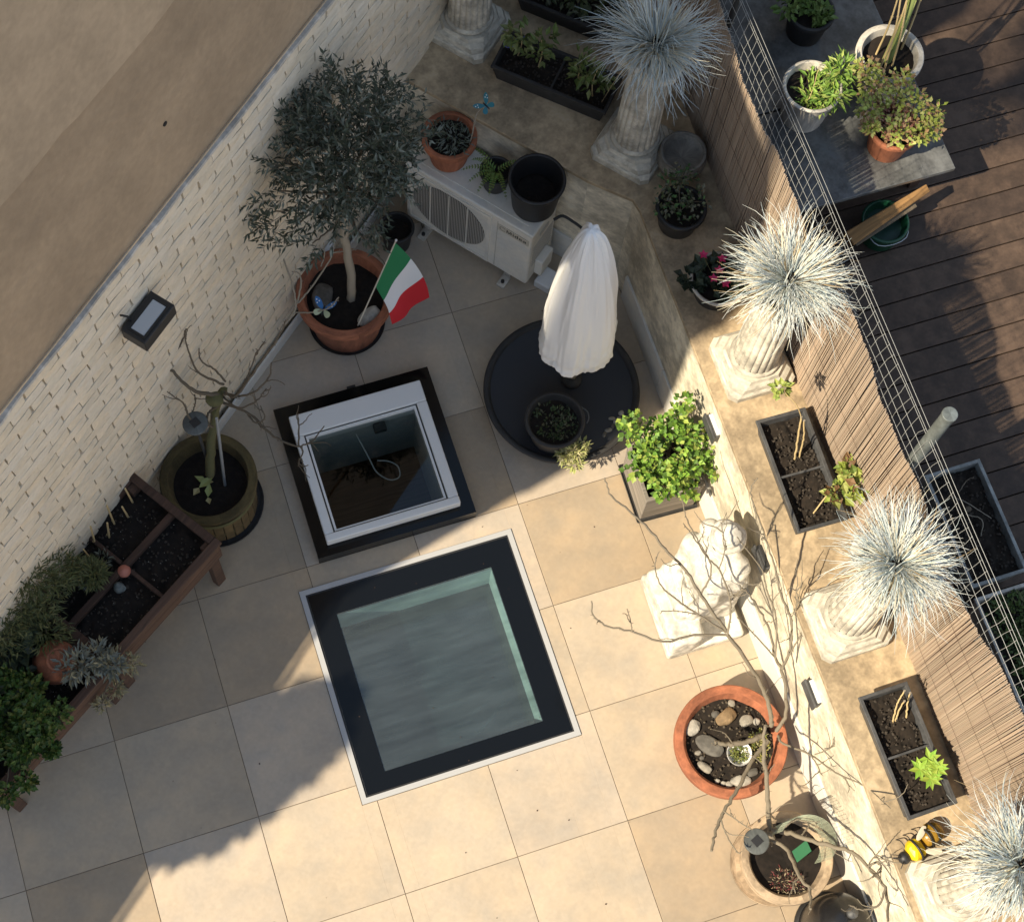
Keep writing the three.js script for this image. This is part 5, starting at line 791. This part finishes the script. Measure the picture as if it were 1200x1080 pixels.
{ // pots on the ledge in shade
  seed(89); const a = potThing('black_pot', 'black ledge pot with sparse pale leaves behind the shaded column', 1.125, LEDGE, -.935, .125, .10, .17, M.black, { rw: .008, rh: .03, sd: .04 }); void a;
  const h = thing('sparse_plant', 'thin stemmed plant with small pale leaves in the black ledge pot', 'plant', [1.125, LEDGE + .13, -.935]); stuff(part(h, 'foliage', bush([[-.09, .09, -.02, .06], [-.03, .1, -.1, .08], [.07, .08, .02, .08], [.04, .14, -.12, .07], [.0, .02, .02, .1, .04]], 300, .026, .018, [[.10, .12, .06], [.05, .06, .03], [.17, .17, .12], [.06, .14, .04]], .4), M.leaf)); part(h, 'stems', branches([[[[0, 0, 0], [-.05, .08, -.02], [-.1, .12, -.03]], .003, .002], [[[0, 0, 0], [0, .1, -.06], [.03, .18, -.12]], .003, .002], [[[0, 0, 0], [.05, .06, .0], [.09, .1, .03]], .003, .002]]), M.bark);
  part(potThing('rimmed_pot', 'dark pot with pale rim and pink flowers on the shaded ledge', 1.175, LEDGE, -.505, .14, .11, .15, M.black, { rw: .006, rh: .012, sd: .03 }), 'rim_band', lathe([[.146, .140], [.152, .144], [.152, .156], [.142, .158], [.136, .152]], 48), M.whitePot);
  const f = thing('pink_cyclamen', 'dark leaved plant with magenta flowers in the rimmed pot', 'plant', [1.175, LEDGE + .12, -.505]); stuff(part(f, 'foliage', bush([[-.03, .04, -.03, .1, .05], [.03, .05, .03, .1, .05], [-.14, .03, -.04, .05, .03]], 160, .05, .045, [[.02, .035, .018], [.03, .045, .025]], .7), M.leaf));
  for (const [x, y, z] of [[-.06, .13, .03], [-.02, .14, .0], [-.07, .15, -.10], [.02, .13, -.06], [-.01, .12, .07]]) { const b = new GB(); for (let k = 0; k < 5; k++) { const q = k * 1.257; b.leaf(V3(0, 0, 0), V3(Math.cos(q), .5, Math.sin(q)), V3(0, 1, 0), .028, .018, [.5, .02, .12], .1); } const m = part(f, 'flower', b.build(), M.leaf, [x, y, z]); part(m, 'flower_stalk', tubeGeo([[0, 0, 0], [-x * .3, -.06, -z * .3], [-x * .6, -.11, -z * .6]], .002, .002, 6, 5), M.barkGreen); }
}
M.urn = mat(.27, .265, .25, .9, { map: T.stain });
for (const [x, z, r, h, lab] of [[1.245, -1.235, .13, .17, 'squat grey stone urn on the shaded ledge at the foot of the column']]) {
  const t = thing('stone_vessel', lab, 'vessel', [x, LEDGE, z]); part(t, 'body', lathe([[.001, .004], [r * .6, 0], [r * .65, .01], [r * .98, h * .5], [r, h * .7], [r * .9, h * .95], [r * .86, h], [r * .8, h * .97], [r * .7, h * .7], [.001, h * .6]], 44), M.urn); part(t, 'rim', lathe([[r * .86, h * .96], [r * .93, h * .985], [r * .92, h * 1.03], [r * .82, h * 1.03], [r * .8, h * .97]], 44), M.urn);
}
// ---------- bee ornament ----------
{
  seed(97); const t = thing('bee_ornament', 'yellow and black bumble bee garden ornament on the ledge by the trough', 'garden ornament', [1.09, LEDGE, 2.43], .25), yl = mat(.72, .50, .01, .35), am = mat(.30, .17, .02, .35);
  part(t, 'head', new THREE.SphereGeometry(.030, 20, 14), M.black, [-.095, .05, .0]); part(t, 'thorax', pebbleGeo(.048, .045, .055, 3), yl, [-.035, .055, 0]); part(t, 'abdomen', pebbleGeo(.062, .045, .05, 6), am, [.075, .05, -.02]);
  for (const x of [-.03, .05, .09]) part(t, 'stripe', new THREE.TorusGeometry(x < 0 ? .0525 : .046, .006, 8, 28), M.black, [x, .053, x > 0 ? -.02 : 0], [0, Math.PI / 2, 0]);
  for (const s of [-1, 1]) { part(t, 'antenna', tubeGeo([[-.11, .07, .01 * s], [-.135, .09, .02 * s], [-.15, .085, .03 * s]], .002, .002), M.black); part(t, 'wing', moved(pebbleGeo(.042, .003, .015, 2), .03, .085, .05 * s, 0, -.5 * s, 0), mat(.55, .5, .4, .3)); for (const x of [-.06, -.02, .03]) part(t, 'leg', tubeGeo([[x, .04, .035 * s], [x, .035, .07 * s], [x - .005, .003, .085 * s]], .003, .002), M.black); }
  part(t, 'pale_foot', box(.055, .012, .016, .004), M.whitePot, [-.085, .008, .075]);
}
// ---------- deck furniture ----------
trough('pale grey rectangular deck trough with dark soil behind the reed screen', 1.925, DECK, 1.08, 0, .30, .60, .26, M.palePlastic, 'troughs on the deck', false, 'deck_trough');
trough('white rimmed deck trough filled with low green plants', 1.925, DECK, 1.72, 0, .32, .58, .26, M.whitePot, 'troughs on the deck', false, 'deck_trough');
{ seed(101); const t = thing('deck_groundcover', 'low dark green plants filling the white rimmed deck trough', 'plant', [1.925, DECK + .2, 1.72]); stuff(part(t, 'foliage', bush([[0, .03, -.16, .13, .06], [0, .03, 0, .13, .06], [0, .03, .16, .13, .06]], 1700, .024, .016, [[.05, .09, .02], [.09, .14, .03], [.12, .13, .04]], .5), M.leaf));
  const d = thing('dry_stalks', 'thin dry stalks lying in the pale grey deck trough', 'stalk', [1.925, DECK + .22, 1.0]); part(d, 'stalks', branches([[[[-.06, 0, -.1], [0, .03, -.03], [.09, .02, .08]], .003, .002], [[[-.02, .01, .02], [.03, .05, .08], [.0, .03, .15]], .003, .002], [[[.0, 0, -.1], [.02, .1, -.12], [.03, .16, -.11]], .003, .002]]), M.barkPale); part(d, 'root_knot', pebbleGeo(.02, .012, .016, 3), M.bark, [0, .01, 0]); }
const SLAB = 1.20;
{
  const t = thing('slate_slab_table', 'low table of grey slate slabs carrying the terrace pots', 'table', [2.04, DECK, -1.30]);
  part(t, 'slab', box(1.03, .03, .58, .004), M.slate, [0, SLAB - DECK - .015, .30]); part(t, 'slab', box(1.0, .03, 1.1, .004), M.slate, [-.015, SLAB - DECK - .0155, -.55]);
  for (const x of [-.42, .42]) for (const z of [-.95, .45]) part(t, 'leg', box(.06, SLAB - DECK - .032, .06, .004), M.woodDark, [x, (SLAB - DECK - .032) / 2, z]); part(t, 'rail', box(.86, .04, .03, .003), M.woodDark, [0, SLAB - DECK - .06, .50]); part(t, 'rail', box(.03, .04, 1.36, .003), M.woodDark, [.44, SLAB - DECK - .06, -.25]);
}
{
  seed(103); const grp = undefined;
  potThing('white_pot', 'tall white pot with grassy soil beside the wire mesh', 1.895, SLAB, -1.235, .148, .112, .28, M.whitePot, { rw: .006, rh: .015, sd: .05 });
  const a = thing('marigold_plant', 'fresh green leafy plant in the tall white pot', 'plant', [1.95, SLAB + .24, -1.22]); stuff(part(a, 'foliage', bush([[.07, .07, -.02, .075], [.05, .03, .05, .07], [-.02, .01, .06, .06], [.1, .1, -.04, .06], [-.06, -.02, -.02, .07, .02], [-.08, -.02, .04, .05, .02], [-.02, -.02, -.08, .06, .02]], 560, .055, .016, [[.20, .32, .05], [.13, .24, .04], [.28, .34, .08]], .4), M.leaf)); part(a, 'dead_stalk', tubeGeo([[-.12, -.02, .07], [-.06, .05, .0], [-.02, .12, -.06], [.05, .03, -.04]], .002, .0015), M.cane);
  potThing('white_pot', 'wide white pot with tall bamboo canes on the slate table', 2.36, SLAB, -1.31, .165, .125, .26, M.whitePot, { rw: .012, rh: .03, w: .02, sd: .05 });
  [[-.07, .05, .14, .75, -.25], [-.04, .06, .05, .72, -.30], [.0, .06, .02, .62, -.2], [.08, -.02, .13, .66, -.28], [-.06, -.03, .12, .55, -.2]].forEach(([x, z, dx, h, dz]) => { const c = thing('bamboo_cane', 'tall tan bamboo cane leaning in the wide white pot', 'cane', [2.36 + x, SLAB + .17, -1.31 + z], 0, 'bamboo canes in the wide white pot'); part(c, 'cane', tubeGeo([[0, 0, 0], [dx * .5, h * .5, dz * .35], [dx, h, dz]], .006, .0045, 8, 6), M.cane); part(c, 'node', new THREE.TorusGeometry(.0065, .0015, 5, 8), M.cane, [dx * .5, h * .5, dz * .35], [1.3, 0, 0]); });
  { const t = thing('cactus_stem', 'thick pale green ribbed stem among the bamboo canes', 'plant', [2.34, SLAB + .18, -1.29]); part(t, 'stem', tubeGeo([[0, 0, 0], [.06, .2, -.06], [.12, .36, -.14]], .022, .018, 14, 8), mat(.22, .27, .08, .7)); for (let k = 0; k < 5; k++) part(t, 'rib', tubeGeo([0, .25, .5, .75, 1].map(f => [.12 * f + Math.cos(k * 1.257) * .02, .36 * f, -.14 * f + Math.sin(k * 1.257) * .02]), .005, .004, 10, 5), mat(.28, .31, .11, .7)); }
  potThing('terracotta_pot', 'orange terracotta pot with yellow green succulent on the slate table', 2.245, SLAB, -.93, .125, .095, .21, M.terra, { rw: .010, rh: .03, sd: .03, soil: M.soilBrown });
  const s = thing('jade_succulent', 'yellow green and rosy succulent bush in the terracotta table pot', 'plant', [2.245, SLAB + .19, -.93]), lob = [[-.13, .12, -.08, .07], [-.08, .16, -.18, .08], [.0, .14, -.10, .09], [.1, .12, -.04, .08], [.17, .1, .02, .07], [.15, .06, .08, .06], [-.02, .08, .05, .08], [-.16, .1, .0, .04], [.08, .06, .1, .05], [.05, .18, -.16, .07], [-.1, .2, -.26, .06]];
  part(s, 'stems', branches(lob.map(q => [[[q[0] * .2, -.03, q[2] * .2], [q[0] * .7, q[1] * .5, q[2] * .7], [q[0], q[1], q[2]]], .007, .004])), mat(.28, .15, .09, .9)); stuff(part(s, 'foliage', bush(lob, 1500, .026, .019, [[.36, .40, .08], [.28, .34, .06], [.44, .44, .14], [.40, .24, .12]], .5, .1), M.leaf)); stuff(part(s, 'rosy_leaves', bush([[.0, .05, .0, .1, .05]], 320, .02, .015, [[.36, .14, .10], [.42, .22, .16]], .5, .1), M.leaf));
  potThing('dark_pot', 'dark brown pot with green plant at the far end of the slate table', 2.09, SLAB, -1.70, .12, .095, .2, M.blackRough, { rw: .008, rh: .03, sd: .04, soil: M.soilBrown });
  stuff(part(thing('leafy_pot_plant', 'mid green leafy plant in the dark brown pot', 'plant', [2.07, SLAB + .18, -1.71]), 'foliage', bush([[-.09, .06, -.03, .07], [.0, .05, -.06, .08], [.05, .03, .06, .05]], 300, .04, .028, [[.10, .17, .03], [.14, .2, .05]], .5), M.leaf)); void grp;
}
{ seed(107); const t = thing('wood_plank', 'split piece of weathered firewood leaning at the slate table end', 'wood', [2.17, DECK + .22, -.62], .30); const g = box(.52, .06, .08, .006, 2), p = g.attributes.position; for (let i = 0; i < p.count; i++) { const x = p.getX(i), f = .55 + .45 * step(-.26, .2, -x); p.setY(i, p.getY(i) * f + (n3(x * 12, p.getY(i) * 20, p.getZ(i) * 20, 3) - .5) * .02); p.setZ(i, p.getZ(i) * f); } g.computeVertexNormals(); part(t, 'log', g, mat(.36, .22, .09, .9, { map: T.grain }), [0, 0, 0], [.3, 0, .08]); part(t, 'bark_edge', box(.40, .02, .05, .006), M.bark, [-.03, -.035, .02], [.3, 0, .08]);
  const b = thing('green_bucket', 'dark green plastic bucket under the firewood on the deck', 'bucket', [2.17, DECK, -.61]); part(b, 'shell', potGeo(.12, .10, .16, .008, .008, .018), mat(.008, .06, .03, .35)); part(b, 'content', soilGeo(.1, .004, 9, 2), mat(.01, .045, .028, .5), [0, .10, 0]); part(b, 'handle', tubeGeo([[-.125, .15, 0], [-.08, .13, .11], [.08, .13, .11], [.125, .15, 0]], .003, .003), M.metal); }
renderer.render(scene, camera);
